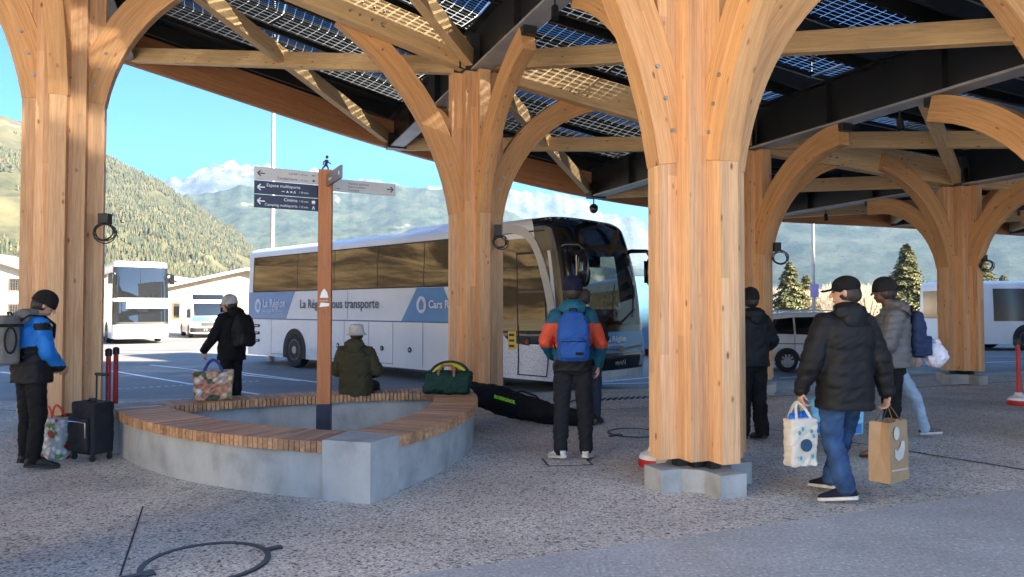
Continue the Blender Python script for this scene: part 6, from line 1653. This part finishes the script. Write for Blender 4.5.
# brown paper bag
KR = pm('kraft_paper', (.40, .26, .14), .75, 0, .08, 8, .002, 50)
pb = empty('paper_bag', (hR.x - .0, hR.y, hR.z - .59), R(38), 'brown paper carrier bag with pale prints held in the walker\'s right hand', 'paper bag')
w, d, h = .32, .17, .47
b = MB(); v = [(-w / 2, -d / 2, 0), (w / 2, -d / 2, 0), (w / 2, d / 2, 0), (-w / 2, d / 2, 0), (-w / 2, -d / 2 + .004, h * .55), (w / 2 - .006, -d / 2, h * .5), (w / 2 - .02, 0, h * .5), (w / 2, d / 2, h * .5), (-w / 2, d / 2, h * .5), (-w / 2 + .02, 0, h * .52), (-w / 2, -d / 2 + .01, h), (w / 2, -d / 2 + .012, h), (w / 2 - .035, 0, h), (w / 2, d / 2 - .01, h), (-w / 2, d / 2 - .01, h), (-w / 2 + .04, 0, h)]
f = [(0, 3, 2, 1), (0, 1, 5, 4), (4, 5, 11, 10), (1, 2, 7, 6), (1, 6, 5), (6, 7, 13, 12), (5, 6, 12, 11), (2, 3, 8, 7), (7, 8, 14, 13), (3, 0, 9), (0, 4, 9), (3, 9, 8), (4, 10, 15, 9), (9, 15, 14, 8)]
b.add(v, f); o = b.build('bag_body', KR, pb); md = o.modifiers.new('thickness', 'SOLIDIFY'); md.thickness = .003
hl_ = Vector((0, 0, .59))
for s in (-1, 1):
    b = MB(); A = Vector((-.06, s * d * .42, h - .01)); B = Vector((.06, s * d * .42, h - .01)); T = hl_ + Vector((0, s * .006, 0)); ctrl = T * 2 - (A + B) / 2
    b.tube([A * (1 - q) ** 2 + ctrl * (2 * q * (1 - q)) + B * q ** 2 for q in [k / 14 for k in range(15)]], .004, 6); b.build('bag_handle', pm('twisted_paper', (.16, .10, .05), .8), pb)
WPR = pm('white_print_ink', (.66, .60, .52), .7)
b = MB(); n = 22
def disc(mb, cx, cz, rx, rz_, y, x_face=None):
    pts_ = [(cx + rx * math.cos(2 * math.pi * k / n), y, cz + rz_ * math.sin(2 * math.pi * k / n)) for k in range(n)]
    if x_face is not None: pts_ = [(x_face, p_[0], p_[2]) for p_ in pts_]
    mb.add(pts_, [tuple(range(n))])
disc(b, -.055, .385, .048, .052, -d / 2 - .004); b.build('logo_dot', WPR, pb)
b = MB()
b.add([(-.09, -d / 2 - .004, .27), (-.045, -d / 2 - .004, .245), (.0, -d / 2 - .004, .27), (.03, -d / 2 - .004, .32), (.075, -d / 2 - .004, .31), (.085, -d / 2 - .004, .25), (.045, -d / 2 - .004, .18), (-.03, -d / 2 - .004, .165), (-.085, -d / 2 - .004, .20)], [tuple(range(9))]); b.build('logo_smile', WPR, pb)
b = MB()
for k in range(13): b.box((w / 2 + .003, -.0, .12 + k * .022), (.002, .010, .012))
b.build('side_print', WPR, pb)
b = MB()
for k in range(16): b.box((-.13 + k * .017, -d / 2 - .003, .10 - k * .001), (.010, .002, .014))
b.build('base_print', WPR, pb)
# light blue bag hanging from the other person's hand
h7 = at_local((-.20, .44, .88), R7, (p7.x, p7.y), 1.04)
PB_ = pm('sky_blue_woven_bag', (.20, .50, .68), .45, 0, .08, 5)
lb = carrier('shopping_bag', 'light blue shopping bag with small colourful figures hanging behind the jeans', (h7.x - .12, h7.y, h7.z - .66), R(-4), .54, .18, .36, PB_, (h7.x, h7.y, h7.z), .1, seed=12, hmat=PB_)
b = MB(); yy = -.094
for (x, z, sz, sk) in ((.10, .15, 1.0, 0), (.15, .12, .8, 1), (-.16, .14, .9, 0)):
    b.ell((x, yy, z + .10 * sz), (.022 * sz, .004, .024 * sz), None, 10, 6); b.ell((x, yy, z + .04 * sz), (.020 * sz, .004, .042 * sz), Matrix.Rotation(R(18 * (1 - 2 * sk)), 3, 'Y'), 10, 6); b.ell((x + .02 * sz, yy, z - .03 * sz), (.012 * sz, .004, .04 * sz), Matrix.Rotation(R(-24), 3, 'Y'), 8, 6); b.ell((x - .015 * sz, yy, z - .03 * sz), (.012 * sz, .004, .04 * sz), Matrix.Rotation(R(20), 3, 'Y'), 8, 6)
b.build('printed_figures', pm('coral_print', (.55, .16, .12), .6), lb)
b = MB(); b.add([(-.225, yy + .001, .02), (.225, yy + .001, .02), (.225, yy + .001, .12), (.05, yy + .001, .09), (-.225, yy + .001, .13)], [(0, 1, 2, 3, 4)]); b.build('printed_ground', pm('blue_print', (.02, .16, .42), .6), lb)
b = MB(); b.ell((.045, yy - .002, .11), (.035, .005, .045), None, 10, 6); b.ell((-.09, yy - .002, .12), (.03, .005, .04), None, 10, 6); b.build('printed_tree', pm('green_print', (.05, .25, .07), .6), lb)
# white plastic bag tied to the navy backpack
c = at_local((.05, -.40, 1.02), R7, (p7.x, p7.y), 1.04)
b = MB(); b.ell((0, 0, 0), (.12, .09, .13), None, 24, 16); b.ell((.02, 0, .12), (.04, .03, .06), None)
o = remesh(b, 'plastic_bag', pm('thin_white_plastic', (.66, .66, .74), .35, 0, .06, 8), None, .009, 1, lambda q: .016 * mnoise.noise(q * 22) + .008 * mnoise.noise(q * 50)); o.location = c
tag(o, 'crumpled white plastic bag tied to the navy backpack of the grey jacket wearer', 'plastic bag')
c = at_local((.17, -.30, 1.12), R7, (p7.x, p7.y), 1.04); b = MB(); b.ell((0, 0, 0), (.07, .07, .12), None, 16, 10); o = remesh(b, 'side_pouch', fabric('teal_pouch', (.02, .22, .32), .6), None, .009, 1, folds(3, .008)); o.location = c; tag(o, 'teal pouch clipped on the side of the navy backpack', 'pouch')
# green holdall on the bench
gl_ = P(448, 404, 9.05); hd_ = empty('holdall', (gl_.x, gl_.y, .475), R(-8), 'dark green holdall with tan handles on the right end of the bench', 'holdall')
GRN = fabric('bottle_green_canvas', (.010, .042, .032), .8)
b = MB(); R_ = []
for x, f in ((-.29, .75), (-.27, .95), (-.15, 1.0), (.15, 1.0), (.27, .95), (.29, .75)):
    row = []
    for k in range(22):
        a = 2 * math.pi * k / 22; row.append((x + .02 * math.sin(a), math.copysign(abs(math.cos(a)) ** .7, math.cos(a)) * .15 * f, .145 + math.copysign(abs(math.sin(a)) ** (.6 if math.sin(a) < 0 else .9), math.sin(a)) * .145 * f * (1 if math.sin(a) > 0 else 1)))
    R_.append(row)
b.loft(R_); remesh(b, 'bag_body', GRN, hd_, .009, 3, folds(21, .012))
TAN = pm('tan_leather', (.22, .10, .05), .55, 0, .1, 20)
for s in (-1, 1):
    b = MB(); b.sweep([(-.10, s * .13, .20), (-.10, s * .11, .28), (-.06, s * .06, .36), (.06, s * .06, .36), (.10, s * .11, .28), (.10, s * .13, .20)], .03, .008, up=(0, 1, 0)); b.build('bag_handle', TAN, hd_)
b = MB(); b.tube([(-.25, 0, .292), (.25, 0, .292)], .006, 6); b.build('zip', BLACKPL, hd_)
b = MB(); 
for k in range(5): b.tube([(-.12 + .24 * math.cos(a) * .9 + .12, (k - 2) * .022, .0 + .15 * math.sin(a) * (1 - abs(k - 2) * .06)) for a in [math.pi * q / 14 for q in range(15)]], .015, 8)
o = b.build('ski_helmet_pads', [pm('acid_yellow', (.55, .55, .02), .5)], smooth=True); o.location = (gl_.x + .02, gl_.y + .02, .70); tag(o, 'acid yellow folded pads tucked through the handles of the green holdall', 'sports pads')
b = MB(); b.tube([(.26 * math.cos(a) * .95, 0, .175 * math.sin(a)) for a in [math.pi * q / 14 for q in range(15)]], .018, 8); b2 = b.build('edge_band', BLACKPL, o, smooth=True)
# long black ski bag leaning from the bench end down to the paving
b = MB(); pts_ = [P(474, 393, 10.1), P(490, 397, 10.0), P(512, 404, 9.9), P(535, 413, 9.75), P(560, 418, 9.6), P(590, 421, 9.5)]
pts_[-1].z = .09; pts_[-2].z = .12; pts_[-3].z = .17
limb(b, pts_, [.16, .19, .19, .16, .135, .09], 16)
sk = empty('ski_bag', (pts_[3].x, pts_[3].y, 0), 0, 'long black ski bag lying slumped from the holdall towards the blue backpack wearer', 'ski bag')
b.v = [tuple(Vector(q) - Vector((pts_[3].x, pts_[3].y, 0))) for q in b.v]
remesh(b, 'bag_body', BLK, sk, .011, 3, lambda q: .022 * mnoise.noise(Vector((q.x * 5, q.y * 5, q.z * 9))) + .010 * mnoise.noise(q * 16))
LIME = pm('lime_print', (.35, .75, .03), .5)
b = MB(); xd = (pts_[3] - pts_[1]).normalized(); o_ = pts_[1] - Vector((pts_[3].x, pts_[3].y, 0)); n_ = Vector((0, -1, 0)); upd = xd.cross(n_) * -1
if upd.z < 0: upd = -upd
text_into(b, 'ROSSIGNOL', .058, o_ + Vector((.06, -.232, .02)) , xd, upd, .01, bold=.003); b.build('lettering', LIME, sk)
b = MB(); q0 = pts_[2] - Vector((pts_[3].x, pts_[3].y, 0)); q1 = pts_[4] - Vector((pts_[3].x, pts_[3].y, 0))
b.tube([q0 + Vector((0, -.08, .15)), q0.lerp(q1, .2) + Vector((0, -.1, .22)), q0.lerp(q1, .5) + Vector((0, -.1, .20)), q0.lerp(q1, .65) + Vector((0, -.06, .11))], .014, 8); b.build('carry_strap', BLK2, sk, smooth=True)
b = MB(); b.tube([tuple(pts_[-1] - Vector((pts_[3].x, pts_[3].y, 0)) + Vector((.02, -.06, .0))), tuple(pts_[-1] - Vector((pts_[3].x, pts_[3].y, 0)) + Vector((.07, -.08, -.02)))], .03, 10); b.build('end_wheel', pm('olive_plastic', (.10, .10, .03), .5), sk)
# phone
hp = at_local((.06, .30, 1.56), R2, p2_, 1.0); b = MB(); b.box((0, 0, 0), (.075, .009, .15)); o = b.build('phone', BLACKPL, bevel=.003, rz=R2); o.location = hp; tag(o, 'dark phone held up beside the pale knitted hat', 'phone')
# ================================================================ BLOCKS ADDED outside the frame for bounce and shade, haze
sb = empty('added_bounce_block', (-17, -14, 0), R(-16), 'long pale unseen block added at left to bounce sunlight', 'building')  # unseen block added so its sunlit wall throws light onto the plaza
b = MB(); b.prism([(-6, -22), (3, -22), (3, 12), (-6, 12)], 0, 15.0, False); b.build('wall', pm('bounce_render', (.78, .72, .62), .85, var=.06, scale=.4), sb)
b = MB(); b.prism([(-6.8, -22.8), (3.8, -22.8), (3.8, 12.8), (-6.8, 12.8)], 15.0, 15.4, False); b.build('roof', STEELG, sb)
for y in range(-15, 12, 5):
    b = MB(); b.box((3.02, y, 5.6), (.06, 1.3, 1.5)); w = b.build('window', GL_DARK, sb)
th = empty('added_sun_block', (23.5, -8.5, 0), math.atan2(-.5, .87) , 'tall long unseen block added behind the camera at right to block the sun', 'building')  # unseen block added to keep direct sun off the foreground
b = MB(); b.prism([(0, -3.5), (12, -3.5), (12, 18), (0, 18)], 0, 19.5, False); b.build('wall', pm('grey_render', (.45, .42, .38), .85, var=.06, scale=.4), th)
b = MB(); b.prism([(-.8, -4), (12.8, -4), (12.8, 18.8), (-.8, 18.8)], 19.5, 20.0, False); b.build('roof', STEELG, th)
for y in range(-1, 17, 4):
    for z in (2, 5.5, 9, 12.5):
        b = MB(); b.box((-.02, y, z), (.06, 1.3, 1.6)); b.build('window', GL_DARK, th)
ab = empty('added_shade_block', (44, 14, 0), math.atan2(-.5, .87), 'tall unseen block added at right to shade the parked bus', 'building')  # unseen block added to put the right hand parking in shadow
b = MB(); b.prism([(0, -9), (11, -9), (11, 14), (0, 14)], PZ, 21.0, False); b.build('wall', MATS['grey_render'], ab)
b = MB(); b.prism([(-.8, -9.8), (11.8, -9.8), (11.8, 14.8), (-.8, 14.8)], 21.0, 21.5, False); b.build('roof', STEELG, ab)
for y in range(-7, 14, 4):
    for z in (2, 5.5, 9, 12.5, 16):
        b = MB(); b.box((-.02, y, z), (.06, 1.3, 1.6)); b.build('window', GL_DARK, ab)
hb = MB(); hb.box((0, 0, 600), (11400, 11400, 1206))
m, n, l = newmat('haze'); out = N(n, 'OutputMaterial'); pv = N(n, 'VolumePrincipled'); pv.inputs['Color'].default_value = (.42, .68, 1.0, 1)
pv.inputs['Density'].default_value = 0.00013; pv.inputs['Anisotropy'].default_value = 0.25; l.new(pv.outputs[0], out.inputs['Volume'])
tag(hb.build('haze', m), kind='stuff')
